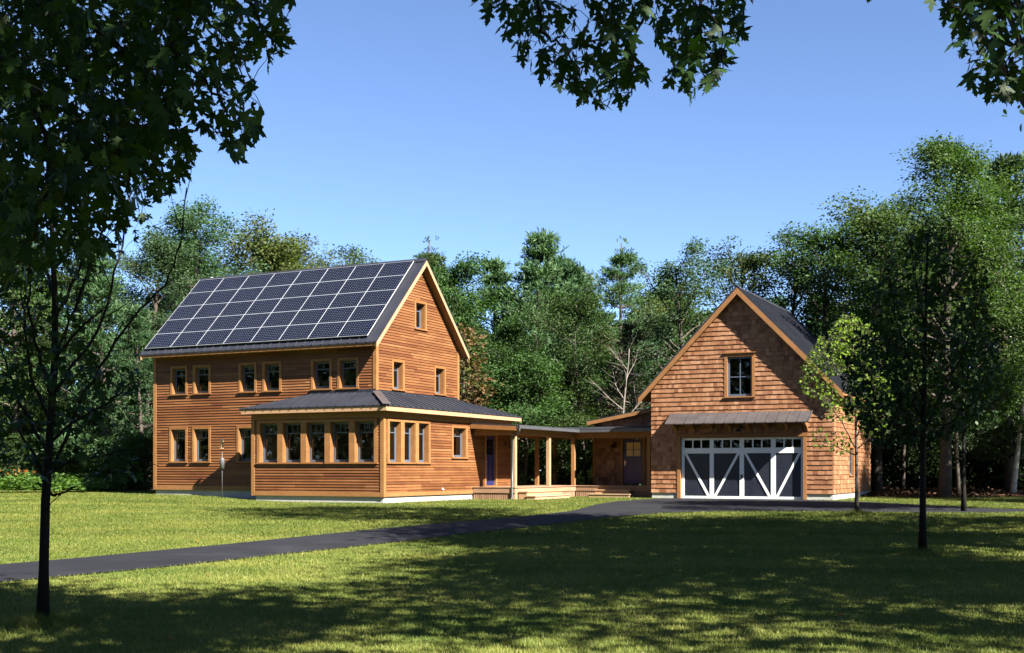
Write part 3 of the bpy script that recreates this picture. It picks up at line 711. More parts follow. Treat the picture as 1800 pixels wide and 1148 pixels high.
xs = [-900, -400, -200, -100, -60] + list(range(-40, 41, 2)) + [60, 100, 200, 400, 900]
ys = [-600, -200, -80, -40, -20, -10] + list(range(-4, 82, 2)) + [100, 150, 250, 500, 1200]
tag(sheet('lawn_ground', xs, ys, lambda x, y: gz(y) + float(bank(x, y)), m_ground), 'mown green lawn around the house and driveway', 'lawn', kind='structure')

FAR = [(-40, 6.0), (-25, 10.4), (-14, 15.6), (-10.5, 17.6), (-8.23, 19.2), (-7.5, 20.2), (-6.6, 21.6), (-5.5, 23.3), (-4.3, 25.4), (-2.91, 27.7), (-1.2, 30.1), (0.1, 32.0), (0.95, 33.6), (1.77, 35.38), (2.31, 37.84), (2.9, 41.0), (3.9, 45.0), (6.30, 49.90), (6.9, 49.80), (11.56, 47.45), (13.0, 44.5), (14.0, 40.0), (14.8, 37.2), (15.3, 36.3), (15.6, 35.9)]
NEAR = [(-40, 3.0), (-24, 7.4), (-13, 13.0), (-9.4, 15.2), (-7.11, 16.6), (-6.35, 17.6), (-5.28, 19.1), (-4.3, 20.7), (-3.3, 22.2), (-2.2, 23.9), (-1.0, 26.0), (0.0, 27.5), (1.04, 29.2), (2.25, 31.3), (3.42, 33.0), (4.3, 34.2), (5.87, 35.0), (7.2, 35.3), (8.38, 35.2), (9.8, 35.0), (10.9, 34.7), (12.6, 34.4), (14.0, 34.4), (15.0, 34.9), (15.6, 35.7)]
m_asph, nt, out = new_mat('asphalt'); L = nt.links
n1 = nd(nt, 'ShaderNodeTexNoise', Scale=1.1, Detail=4.0); n2 = nd(nt, 'ShaderNodeTexNoise', Scale=70.0, Detail=3.0)
for n_ in (n1, n2): L.new(coords(nt, (1, 1, 1)), n_.inputs['Vector'])
r1 = ramp(nt, [(.28, (.0066, .0070, .0092)), (.55, (.0102, .0108, .0138)), (.75, (.0165, .0170, .0205))]); L.new(n1.outputs[0], r1.inputs[0])
r2 = ramp(nt, [(.3, (.6, .6, .6)), (.7, (1.4, 1.4, 1.4))]); L.new(n2.outputs[0], r2.inputs[0])
p = nd(nt, 'ShaderNodeBsdfPrincipled', Roughness=.85); p.inputs['Specular IOR Level'].default_value = .16
L.new(mixc(nt, r1.outputs[0], r2.outputs[0], .7, 'MULTIPLY'), p.inputs['Base Color']); b = nd(nt, 'ShaderNodeBump', Strength=.5, Distance=.006); L.new(n2.outputs[0], b.inputs['Height']); L.new(b.outputs[0], p.inputs['Normal']); L.new(p.outputs[0], out.inputs[0])
def dense(pl, k=6):
    o = []
    for a, b in zip(pl[:-1], pl[1:]):
        for i in range(k): o.append((a[0] + (b[0] - a[0]) * i / k, a[1] + (b[1] - a[1]) * i / k))
    return o + [pl[-1]]
FD, ND = dense(FAR), dense(NEAR)
vs, fs = [], []; K = 12
for (a, b) in zip(ND, FD):
    for k in range(K + 1):
        t = k / K; x, y = a[0] + (b[0] - a[0]) * t, a[1] + (b[1] - a[1]) * t
        vs.append((x, y, gz(y) + .018 + .03 * math.sin(math.pi * t)))
for i in range(len(ND) - 1):
    for k in range(K): q = i * (K + 1) + k; fs.append((q, q + 1, q + K + 2, q + K + 1))
me = bpy.data.meshes.new('driveway'); me.from_pydata(vs, [], fs); me.materials.append(m_asph); me.polygons.foreach_set('use_smooth', [True] * len(fs))
o = bpy.data.objects.new('driveway', me); C.objects.link(o); tag(o, 'curving black asphalt driveway across the lawn to the garage', 'driveway', kind='structure')
ROAD = np.array(NEAR + FAR[::-1])
def in_poly(x, y, P):
    ins = np.zeros(len(x), bool); j = len(P) - 1
    for i in range(len(P)):
        xi, yi = P[i]; xj, yj = P[j]
        c = ((yi > y) != (yj > y)) & (x < (xj - xi) * (y - yi) / (yj - yi + 1e-12) + xi)
        ins ^= c; j = i
    return ins

# ------------------------------------------------------------------ numpy meshes
def np_mesh(name, verts, loops, starts, mats, mi=None):
    me = bpy.data.meshes.new(name); me.vertices.add(len(verts)); me.vertices.foreach_set('co', verts.astype(np.float32).ravel())
    me.loops.add(len(loops)); me.loops.foreach_set('vertex_index', loops.astype(np.int32))
    me.polygons.add(len(starts)); me.polygons.foreach_set('loop_start', starts.astype(np.int32))
    for m in mats: me.materials.append(m)
    if mi is not None: me.polygons.foreach_set('material_index', mi.astype(np.int32))
    me.update(calc_edges=True); me.validate(); return me
def unit(a): return a / (np.linalg.norm(a, axis=1, keepdims=True) + 1e-9)
QUAD = np.array([(0, 0), (.45, -.30), (1, 0), (.45, .30)])
LEAF8 = np.array([(0, 0), (.12, -.22), (.42, -.30), (.75, -.17), (1, 0), (.75, .17), (.42, .30), (.12, .22)])
_h = [(-.05, .10), (.00, .30), (.10, .24), (.17, .22), (.24, .33), (.31, .43), (.47, .56), (.44, .41), (.51, .35), (.43, .20), (.41, .13), (.58, .17), (.67, .25), (.70, .13), (.83, .13), (.85, .06)]
MAPLE = np.array([(0, 0)] + [(x, -y) for x, y in _h] + [(1.0, 0)] + [(x, y) for x, y in _h[::-1]])
def leaf_mesh(name, c, d, n, size, tpl, mats, fold=.18, curl=.12, mi=None):
    """leaves: base point c, midrib direction d, blade normal n, length size, outline tpl"""
    d = unit(d); n = unit(n - d * np.sum(n * d, 1, keepdims=True)); s = np.cross(n, d)
    k = len(tpl); N = len(c)
    x = tpl[:, 0][None, :, None]; y = tpl[:, 1][None, :, None]
    zz = -(fold * np.abs(y) + curl * x * x)
    v = c[:, None, :] + size[:, None, None] * (d[:, None, :] * x + s[:, None, :] * y + n[:, None, :] * zz)
    return np_mesh(name, v.reshape(-1, 3), np.arange(N * k), np.arange(N) * k, mats, mi)
def link(name, me, parent=None):
    o = bpy.data.objects.new(name, me); C.objects.link(o)
    if parent: o.parent = parent
    return o

# ------------------------------------------------------------------ trees
def limb(rng, p, d, length, n=6, up=.15, wob=.18):
    pts = [np.array(p, float)]; d = np.array(d, float); d /= np.linalg.norm(d)
    for i in range(n):
        d = d + np.array([rng.gauss(0, wob), rng.gauss(0, wob), rng.gauss(0, wob) * .6 + up]) * .5; d /= np.linalg.norm(d)
        pts.append(pts[-1] + d * length / n)
    return pts
def broadleaf(seed, H, Rr, h0=.25, leaves=9000, leaf=.22, sig=.5, K=24, bark='bark', mat='leaf_a', tpl=QUAD, trunk_r=None, updir=.8, top=.96, second=None, droop=.0):
    rng = random.Random(seed); nr = np.random.default_rng(seed)
    tb = MB(); r0 = trunk_r or H * .016
    tp = limb(rng, (0, 0, -.25), (rng.gauss(0, .04), rng.gauss(0, .04), 1), H * .88, 10, .25, .10)
    tb.tube([tuple(p) for p in tp], [r0 * (1.25 if i == 0 else 1) * (1 - .085 * i) + .01 for i in range(len(tp))], 9)
    cl = []
    for k in range(K):
        t = h0 + (top - h0) * (k + rng.random() * .8) / K
        i = min(len(tp) - 2, int(t / .88 * 10 * .88)); base = tp[i] + (tp[i + 1] - tp[i]) * rng.random()
        q = (t - h0) / (1 - h0); prof = (math.sin(math.pi * min(1, q * .80 + .20)) ** .75) * rng.uniform(.62, 1.1)
        az = k * 2.399 + rng.gauss(0, .3); el = R(12 + 50 * q) + rng.gauss(0, .1)
        Ln = max(.5, Rr * prof)
        b = limb(rng, base, (math.cos(az) * math.cos(el), math.sin(az) * math.cos(el), math.sin(el)), Ln, 5, .12 - droop, .2)
        rr = r0 * .34 * (1 - .6 * q)
        tb.tube([tuple(p) for p in b], [rr * (1 - .17 * j) + .006 for j in range(6)], 5, False)
        for j in (2, 3, 4, 5): cl.append((b[j], 1.0 if j > 2 else .6, (math.cos(az), math.sin(az), .35)))
        for j in (2, 3, 4):
            for sgn in (-1, 1):
                a2 = az + sgn * rng.uniform(.5, 1.1); e2 = el * .6 + rng.gauss(0, .25)
                s2 = limb(rng, b[j], (math.cos(a2) * math.cos(e2), math.sin(a2) * math.cos(e2), math.sin(e2)), Ln * rng.uniform(.25, .48), 3, .08 - droop, .22)
                tb.tube([tuple(p) for p in s2], [rr * .4, rr * .3, rr * .2, .006], 4, False)
                cl.append((s2[2], .7, (math.cos(a2), math.sin(a2), .3))); cl.append((s2[3], 1.1, (math.cos(a2), math.sin(a2), .3)))
    cl.append((tp[-1], 1.3, (0, 0, 1)))
    P = np.array([c[0] for c in cl]); wt = np.array([c[1] for c in cl]) * nr.uniform(.3, 1.7, len(cl)); D = np.array([c[2] for c in cl])
    idx = nr.choice(len(cl), leaves, p=wt / wt.sum())
    off = np.clip(nr.normal(0, 1, (leaves, 3)), -1.6, 1.6) * np.array([sig, sig, sig * .55])
    c = P[idx] + off
    outw = D[idx] + off * .6 + nr.normal(0, .5, (leaves, 3)); outw[:, 2] -= .35
    n = nr.normal(0, .55, (leaves, 3)) + np.array([0, 0, updir]) + D[idx] * .45
    sz = leaf * nr.uniform(.65, 1.3, leaves)
    mats = [M[mat]]; mi = None
    if second: mats.append(M[second[0]]); clm = nr.random(len(cl)) < second[1]; mi = clm[idx].astype(int)
    return tb, leaf_mesh('crown', c, outw, n, sz, tpl, mats, mi=mi), M[bark]
def pine(seed, H, Rr, h0=.3, tufts=2600, mat='needle', bark='bark', second=None, gap=.55, needle=.26):
    rng = random.Random(seed); nr = np.random.default_rng(seed)
    tb = MB(); r0 = H * .014
    tp = limb(rng, (0, 0, -.25), (rng.gauss(0, .02), rng.gauss(0, .02), 1), H, 12, .3, .05)
    tb.tube([tuple(p) for p in tp], [r0 * (1 - .075 * i) + .012 for i in range(13)], 8)
    cl = []; t = h0 * .6; k = 0
    while t < .985:
        i = min(11, int(t * 12)); base = tp[i] + (tp[i + 1] - tp[i]) * (t * 12 - i)
        dead = t < h0
        for j in range(rng.choice((4, 5, 6)) if not dead else 2):
            q = (t - h0) / (1 - h0); prof = (1 - max(0, q)) ** .9 * (.6 + .6 * min(1, max(.1, q) * 3)) * rng.uniform(.55, 1.15)
            az = k * 1.1 + j * 1.257 + rng.gauss(0, .25); el = R(2 + 24 * max(0, q)) + rng.gauss(0, .10); Ln = max(.35, Rr * prof)
            b = limb(rng, base, (math.cos(az) * math.cos(el), math.sin(az) * math.cos(el), math.sin(el)), Ln, 5, .16, .14)
            tb.tube([tuple(p) for p in b], [r0 * .22 * (1 - .17 * m_) + .006 for m_ in range(6)], 4, False)
            if dead and rng.random() < .8: continue
            for m_ in (2, 3, 4, 5):
                cl.append((b[m_], (math.cos(az), math.sin(az), .5)))
                for sg in (-1, 1): cl.append((b[m_] + np.array([-math.sin(az), math.cos(az), .1]) * sg * Ln * .16 * rng.uniform(.4, 1.3), (math.cos(az + sg * .6), math.sin(az + sg * .6), .5)))
        t += gap / H * rng.uniform(.8, 1.9); k += 1
    for k_ in range(9): cl.append((tp[-1] - np.array([0, 0, .22 * k_]), (rng.gauss(0, .5), rng.gauss(0, .5), 1)))
    P = np.array([c[0] for c in cl]); D = np.array([c[1] for c in cl]); wt = nr.uniform(.2, 1.8, len(cl))
    idx = nr.choice(len(cl), tufts, p=wt / wt.sum())
    cen = P[idx] + nr.normal(0, 1, (tufts, 3)) * np.array([.24, .24, .11])
    m_ = 6
    c = np.repeat(cen, m_, 0); d = np.repeat(D[idx], m_, 0) * .8 + nr.normal(0, .6, (tufts * m_, 3)); d[:, 2] += .25
    n = nr.normal(0, 1, (tufts * m_, 3)) + np.array([0, 0, .7])
    sz = needle * nr.uniform(.6, 1.3, tufts * m_)
    mats = [M[mat]]; mi = None
    if second: mats.append(M[second[0]]); mi = np.repeat((nr.random(len(cl)) < second[1])[idx].astype(int), m_)
    return tb, leaf_mesh('crown', c, d, n, sz, np.array([(0, -.04), (.6, -.09), (1, 0), (.6, .09)]), mats, 0, 0, mi), M[bark]
_proto = {}
def plant_tree(kind, name, x, y, s, rz, label, cat='tree', group=None, sz=None):
    """place a tree of a kind: the first one builds the meshes, later ones copy thing and parts"""
    e = empty(name, (x, y, gz(y)), rz); e.scale = (s, s, sz or s)
    tag(e, label, cat, group)
    if kind not in _proto:
        tb, cm, bm = KIND[kind]()
        t = tb.build('trunk', bm, e, True); c = link('crown', cm, e) if cm else None
        _proto[kind] = (t, c)
    else:
        for o in _proto[kind]:
            if o: k = o.copy(); C.objects.link(k); k.parent = e
    return e
KIND = {
    'round': lambda: broadleaf(11, 12, 3.6, .2, 30000, .14, .38, 28),
    'tall': lambda: broadleaf(12, 14, 3.3, .22, 30000, .14, .36, 30),
    'wide': lambda: broadleaf(13, 13, 4.6, .25, 36000, .14, .42, 30),
    'grey': lambda: broadleaf(14, 15, 4.0, .2, 36000, .13, .34, 32, mat='leaf_b'),
    'olive': lambda: broadleaf(15, 13, 3.8, .25, 28000, .14, .38, 28, mat='leaf_c'),
    'lacy': lambda: broadleaf(16, 14, 4.0, .35, 15000, .145, .30, 24, mat='leaf_b', bark='bark'),
    'lacy2': lambda: broadleaf(17, 14, 3.6, .4, 13000, .145, .29, 22, mat='leaf_a'),
    'big': lambda: broadleaf(18, 16, 5.0, .2, 60000, .125, .36, 36),
    'bush': lambda: broadleaf(19, 5.0, 2.3, .06, 12000, .16, .34, 26, mat='leaf_a'),
    'lowtree': lambda: broadleaf(20, 7.5, 3.0, .1, 24000, .135, .32, 28),
    'pine': lambda: pine(31, 14, 3.4, .25, 3200, second=('twiggy', .10)),
    'pine2': lambda: pine(32, 15, 3.2, .42, 2600, gap=.62),
    'darkbush': lambda: broadleaf(39, 6.0, 2.8, .05, 12000, .17, .4, 26, mat='under'),
    'pine3': lambda: pine(33, 13, 4.0, .12, 4200, needle=.30),
    'dry': lambda: pine(34, 11, 3.2, .25, 1300, mat='twiggy', bark='bark2', second=('needle', .3)),
    'brown': lambda: broadleaf(35, 9, 1.7, .2, 4200, .2, .4, 20, mat='brown', second=('leaf_c', .3)),
    'bare': lambda: (broadleaf(36, 10, 3.0, .35, 10, .1, .3, 9, bark='bark2', trunk_r=.10)[0], None, M['bark2']),
    'birch': lambda: broadleaf(37, 9, 2.2, .5, 3600, .15, .35, 14, bark='birch', trunk_r=.10),
    'trunky': lambda: broadleaf(38, 13, 3.0, .55, 12000, .15, .38, 18, bark='bark', trunk_r=.085),
}
# (kind, pixel column, distance, pixel row of the top, label)
HT = dict(round=12, tall=14, wide=13, grey=15, olive=13, lacy=14, lacy2=14, big=16, bush=5, lowtree=7.5, pine=14, pine2=15, pine3=13, dry=11, brown=9, darkbush=6, bare=10, birch=9, trunky=13)
BG = [
    ('wide', 30, 62, 380, 'leafy tree behind the young maple trunk at the left edge of the view'),
    ('tall', 120, 66, 400, 'tall leafy tree seen just right of the young maple trunk'),
    ('pine3', 190, 60, 430, 'soft bushy pine left of the house, second tree from its left wall'),
    ('grey', 262, 64, 395, 'pale green tree directly left of the solar roof eave'),
    ('grey', 355, 68, 345, 'tallest pale grey green tree, rising over the left end of the solar roof'),
    ('pine3', 255, 57, 545, 'low spreading pine touching the left corner of the house'),
    ('olive', 440, 72, 385, 'olive tinted tree above the left third of the solar roof'),
    ('olive', 520, 75, 405, 'olive tree crown above the middle of the solar roof'),
    ('lacy', 590, 76, 425, 'thin lacy tree with sky gaps above the right half of the solar roof'),
    ('lacy2', 680, 78, 440, 'sparse tree top just left of the house ridge end'),
    ('pine2', 742, 76, 428, 'narrow dark tree top right behind the house ridge end'),
    ('round', 800, 64, 455, 'dark round tree right of the house gable peak'),
    ('pine3', 858, 68, 455, 'dark bushy pine between the gable and the broad pine'),
    ('pine3', 930, 66, 412, 'broad tall pine with a rusty patch, highest tree between house and garage'),
    ('pine3', 1005, 70, 462, 'bushy pine between the broad pine and the slender pine'),
    ('pine2', 1086, 64, 436, 'slender pine with a bare lower trunk, standing clear against the sky'),
    ('round', 895, 58, 560, 'dense dark green tree in front of the broad pine'),
    ('lowtree', 918, 55, 612, 'bright rounded low tree above the walkway roof'),
    ('lowtree', 985, 58, 640, 'darker low tree right of the bright rounded tree above the walkway'),
    ('brown', 826, 56, 560, 'browned narrow tree beside the right eave of the house'),
    ('dry', 1120, 60, 570, 'dry twiggy tree left of the garage gable'),
    ('dry', 1052, 62, 590, 'dry grey twiggy tree behind the pale bare tree'),
    ('bare', 1083, 56, 575, 'pale bare forked tree left of the garage'),
    ('pine3', 1160, 66, 555, 'bushy pine against the left slope of the garage roof'),
    ('lacy', 1205, 58, 425, 'lacy tree with bright sky gaps left of the garage peak'),
    ('lacy2', 1290, 62, 405, 'lacy dark tree rising behind the garage peak'),
    ('lacy', 1375, 62, 398, 'open crowned tree above the garage roof ridge'),
    ('lacy2', 1462, 58, 362, 'high lacy tree right of the garage roof'),
    ('pine3', 1425, 66, 520, 'pale pine poking up behind the garage roof slope'),
    ('round', 1340, 72, 520, 'dark tree low behind the garage ridge'),
    ('tall', 1250, 74, 540, 'dark tree low behind the garage left roof slope'),
    ('big', 1660, 52, 225, 'tallest broad tree on the right, its top lit pale green'),
    ('wide', 1540, 58, 330, 'leafy tree between the garage and the tallest tree'),
    ('pine3', 1775, 56, 285, 'tall pine at the right edge of the view'),
    ('trunky', 1588, 60, 420, 'tree with a thick curved trunk on the leaf litter right of the garage'),
    ('trunky', 1686, 54, 380, 'tree with a straight blue grey trunk behind the slim black trunk'),
    ('birch', 1780, 54, 480, 'small pale trunked tree standing in the leaf litter at the right edge'),
    ('birch', 926, 60, 640, 'pale trunked tree seen through the walkway, left of the middle post'),
    ('birch', 940, 56.5, 660, 'pale forked trunk nearest behind the walkway, left of the middle post'),
    ('birch', 950, 63, 650, 'leaning pale tree seen through the walkway beside the middle post'),
    ('trunky', 1032, 58, 480, 'dark straight trunk seen through the walkway by its inner corner'),
    ('tall', 770, 74, 448, 'tree top showing just right of the house ridge, behind the round tree'),
    ('pine3', 965, 76, 452, 'dark pine filling the gap behind the broad pine'),
    ('pine', 1040, 74, 490, 'dark pine behind the slender pine'),
    ('olive', 1115, 74, 520, 'olive tree filling the low gap left of the garage peak'),
    ('wide', 1180, 78, 500, 'tree behind the lacy tree left of the garage peak'),
    ('wide', 330, 78, 420, 'tree behind the pale grey green tree at the left end of the solar roof'),
    ('tall', 640, 80, 450, 'tree crown just above the right half of the solar roof'),
    ('lowtree', 860, 57, 660, 'low leafy tree beside the house above the wing roof'),
    ('wide', 1600, 66, 400, 'tree between the tallest tree and the garage, farther back'),
    ('wide', 1725, 64, 380, 'tree between the tallest tree and the right edge, farther back'),
    ('pine', 60, 72, 440, 'far pine glimpsed through the left maple branches'),
]
rg = random.Random(5)
for i, (k, px, d, py, lab) in enumerate(BG):
    p = at(px, py, d); s = (p[2] - gz(d)) / (HT[k] * .97)
    nm = {'pine': 'pine_tree', 'pine2': 'pine_tree', 'pine3': 'pine_tree', 'dry': 'dry_tree', 'bare': 'bare_tree', 'birch': 'birch_tree', 'brown': 'dry_tree'}.get(k, 'leafy_tree')
    plant_tree(k, nm, p[0], d, max(.6, min(1.5, s)) if k not in ('trunky', 'birch') else s, rg.uniform(0, 6.28), lab, 'tree', 'trees of the woodland behind the buildings', sz=s)
for i, (x_, y_, s_, lab) in enumerate(((27, 41, 1.0, 'unseen tall tree added for shade beyond the right edge nearest the garage'), (33, 45, 1.1, 'unseen tall tree added for shade beyond the right edge behind the leaf litter'), (29.5, 33, .9, 'unseen tall tree added for shade beyond the right edge beside the driveway'), (38, 52, 1.1, 'unseen tall tree added for shade beyond the right edge, farthest back'))):
    plant_tree('big', 'leafy_tree', x_, y_, s_, i * 1.7, lab, 'tree', 'trees of the woodland behind the buildings')  # unseen trees, added to cast shade on the right-hand wood
# shrubs at the wood's edge
SH = [(20, 60, 770, 'dark shrub at the wood edge left of the young maple trunk'), (120, 60, 780, 'dark shrub right behind the young maple trunk'), (185, 58, 770, 'shadowed shrub between the young maple and the house'), (250, 56, 770, 'bright green shrub against the left corner of the house'),
      (1555, 66, 775, 'shrub beside the pale building right of the garage'), (1640, 66, 770, 'dark shrub between the two thick trunks on the right'), (1735, 62, 765, 'glossy shrub left of the pale trunk at the right edge'), (1800, 60, 770, 'dark shrub at the right edge of the leaf litter'),
      (890, 64, 790, 'shrub under the pale trunks seen through the walkway'), (995, 64, 770, 'dark shrub seen through the walkway left of its inner corner'), (1060, 70, 700, 'dark shrub mass rising behind the walkway roof near the garage')]
for i, (px, d, py, lab) in enumerate(((1548, 64, 690, 'dense dark shrub right of the garage rear corner'), (1610, 63, 670, 'tall dark shrub behind the thick curved trunk'), (1655, 66, 650, 'dark tall shrub between the two right hand trunks'), (1715, 62, 680, 'dark shrub behind the slim black trunk'), (1765, 64, 660, 'tall dark shrub behind the pale trunk at the right edge'), (1830, 60, 680, 'dark shrub cut by the right edge of the view'), (150, 62, 690, 'tall dark shrub behind the left young maple'), (215, 63, 700, 'tall dark shrub left of the house wall'), (60, 64, 700, 'tall dark shrub at the left wood edge'))):
    p = at(px, py, d); s = (p[2] - gz(d)) / 6.0
    plant_tree('darkbush', 'shrub', p[0], d, s, i * 2.1, lab, 'shrub', 'shrubs along the wood edge')
for px, d, py, lab in SH:
    p = at(px, py, d); s = max(.45, (p[2] - gz(d)) / 5.0) * 1.1
    plant_tree('bush', 'shrub', p[0], d, s, rg.uniform(0, 6), lab, 'shrub', 'shrubs along the wood edge', sz=s)

# ------------------------------------------------------------------ far wood and undergrowth: nobody could count these
def mass(name, n, xr, yr, zf, leaf, mat, label, seed, cat='woodland'):
    nr = np.random.default_rng(seed); x = nr.uniform(*xr, n); y = nr.uniform(*yr, n)
    hmax = zf(x, y); z = hmax * nr.uniform(0, 1, n) ** .8
    c = np.stack([x, y, z], 1); d = nr.normal(0, 1, (n, 3)); d[:, 2] -= .3
    nn = nr.normal(0, .6, (n, 3)) + np.array([0, -.5, .6])
    me = leaf_mesh(name, c, d, nn, leaf * nr.uniform(.6, 1.4, n), QUAD, [M[mat]])
    return tag(link(name, me), label, cat, kind='stuff')
hill = lambda x, y: 12.0 + 1.8 * np.sin(x * .21) + 1.3 * np.sin(x * .53 + 1.2) + .8 * np.sin(x * 1.3)
mass('far_woodland', 110000, (-75, 85), (86, 96), hill, .62, 'under', 'dense far woodland behind all the nearer trees', 71)
def ring(name, n, a0, a1, r0, r1, hf, leaf, mat, label, seed):
    nr = np.random.default_rng(seed); a = nr.uniform(R(a0), R(a1), n); r = nr.uniform(r0, r1, n); x = -np.sin(a) * r; y = np.cos(a) * r
    z = gza(y) + hf(a * 60, r) * nr.uniform(0, 1, n) ** .8; d = nr.normal(0, 1, (n, 3)); d[:, 2] -= .3
    nn = nr.normal(0, .6, (n, 3)) + np.stack([np.sin(a), -np.cos(a), np.full(n, .6)], 1)
    return tag(link(name, leaf_mesh(name, np.stack([x, y, z], 1), d, nn, leaf * nr.uniform(.6, 1.4, n), QUAD, [M[mat]])), label, 'woodland', kind='stuff')
ring('surrounding_woodland', 120000, 48, 245, 56, 68, lambda x, y: hill(x, y) + 7, .75, 'under', 'woodland that rings the clearing beside and behind the view', 73)
mass('undergrowth', 30000, (-50, 70), (66, 76), lambda x, y: 2.6 + 1.0 * np.sin(x * .4) + .6 * np.sin(x * 1.1), .40, 'under', 'shadowed undergrowth on the wood floor', 72, 'undergrowth')

# ------------------------------------------------------------------ maple boughs close to the camera
def px_poly_points(poly, n, mind, seed, weight=None):
    nr = np.random.default_rng(seed); P = np.array(poly, float); lo, hi = P.min(0), P.max(0); pts = []
    tries = 0
    while len(pts) < n and tries < n * 60:
        tries += 1; q = nr.uniform(lo, hi)
        if not in_poly(q[:1], q[1:], P)[0]: continue
        if mind and pts and np.min(np.hypot(*(np.array(pts) - q).T)) < mind: continue
        pts.append(q)
    return np.array(pts)
def grow_twigs(tb, sk, pts, r):
    """join every leaf stalk to the nearest limb or the nearest twig that is already joined"""
    nodes = np.empty((len(sk) + len(pts), 3)); nodes[:len(sk)] = sk; n = len(sk)
    dm = np.array([np.min(np.sum((sk - p) ** 2, 1)) for p in pts])
    for i in np.argsort(dm):
        p = pts[i]; j = int(np.argmin(np.sum((nodes[:n] - p) ** 2, 1))); b = nodes[j]; l = np.linalg.norm(p - b)
        mid = (p + b) / 2 + np.array([0, 0, .10 * min(.6, l)])
        tb.tube([tuple(b), tuple(mid), tuple(p)], [r * (1.3 if l > .2 else 1), r * .8, r * .55], 3, False)
        nodes[n] = p; n += 1
def boughs(seed, polys, limbs, size, mat='maple', name_c='crown', droop=.75):
    """leaf sprays hung on limbs. polys: (outline, leaf count, spacing, nearest, farthest distance); limbs: polylines with radii"""
    nr = np.random.default_rng(seed); sk = []; tb = MB()
    for pl, r0, r1 in limbs:
        pts = [at(*p) for p in pl]; fine = []
        for a, b in zip(pts[:-1], pts[1:]):
            for i in range(6): fine.append(a + (b - a) * i / 6 + nr.normal(0, .008, 3))
        fine.append(pts[-1]); n = len(fine)
        tb.tube([tuple(p) for p in fine], [r0 + (r1 - r0) * i / (n - 1) for i in range(n)], 6); sk += fine
    sk = np.array(sk); cs, ds = [], []
    for poly, n, mind, d0, d1 in polys:
        q = px_poly_points(poly, n, mind, int(nr.integers(1e6)))
        dd = nr.uniform(d0, d1, len(q))
        cs += [at(a, b, d) for (a, b), d in zip(q, dd)]
    c = np.array(cs); N = len(c)
    # petiole to the nearest limb point
    j = np.array([np.argmin(np.sum((sk - p) ** 2, 1)) for p in c]); base = sk[j]
    out_ = unit(c - base + nr.normal(0, .05, (N, 3)))
    d = out_ * .7 + nr.normal(0, .45, (N, 3)); d[:, 2] -= droop
    n_ = nr.normal(0, .62, (N, 3)) + np.array([0, -.15, .55])
    sz = size * nr.uniform(.6, 1.2, N)
    d = unit(d); start = c - d * sz[:, None] * .45
    grow_twigs(tb, sk, start, .0030)
    return tb, leaf_mesh(name_c, start, d, n_, sz, MAPLE, [M[mat]], .22, .25)
def shade_crown(seed, c, r, n, size=.25, tpl=LEAF8):
    """the rest of a big maple's crown, outside the picture: branches of leaf layers"""
    nr = np.random.default_rng(seed); K = 70
    cc = unit(nr.normal(0, 1, (K, 3))) * (nr.uniform(.35, 1, (K, 1)) ** .5) * np.array(r) + np.array(c)
    i = nr.integers(0, K, n); p = cc[i] + nr.normal(0, 1, (n, 3)) * np.array([.75, .75, .3])
    d = nr.normal(0, 1, (n, 3)); d[:, 2] -= .4; nn = nr.normal(0, .45, (n, 3)) + np.array([0, 0, 1])
    return cc, p, d, nn, size * nr.uniform(.7, 1.2, n)
def big_maple(label, trunk, cen, r, n, seed, bough=None, group=None):
    e = empty('maple_tree', (trunk[0], trunk[1], gz(trunk[1])), 0); tag(e, label, 'tree', group)
    base = np.array([trunk[0], trunk[1], gz(trunk[1])]); tb = MB(tuple(base)); rng = random.Random(seed)
    cc, p, d, nn, sz = shade_crown(seed, cen, r, n)
    top = np.array(cen) + np.array([0, 0, r[2] * .5]); pts = []
    for i in range(9): t = i / 8; pts.append(base + (top - base) * np.array([t ** 1.6, t ** 1.6, t]))
    tb.tube([tuple(q - np.array([0, 0, .3 if k == 0 else 0])) for k, q in enumerate(pts)], [.26 * (1 - .1 * k) + .02 for k in range(9)], 12)
    for k in range(0, len(cc), 2):
        s = pts[min(8, 3 + k % 5)]; q = cc[k]; m_ = s + (q - s) * .5 + np.array([0, 0, .4])
        tb.tube([tuple(s), tuple(m_), tuple(q)], [.07, .045, .012], 5, False)
    t = tb.build('trunk', M['bark'], e, True)
    me = leaf_mesh('crown', p - base, d, nn, sz, LEAF8, [M['maple']]); link('crown', me, e)
    if bough:
        bt, bm = bough; me = bm
        bm.transform(__import__('mathutils').Matrix.Translation(-Vector(base)))
        o = link('low_bough_leaves', bm, e)
        bt.v = [(a - base[0], b - base[1], c_ - base[2]) for a, b, c_ in bt.v]; bt.build('low_bough', M['bark3'], e, True)
    return e
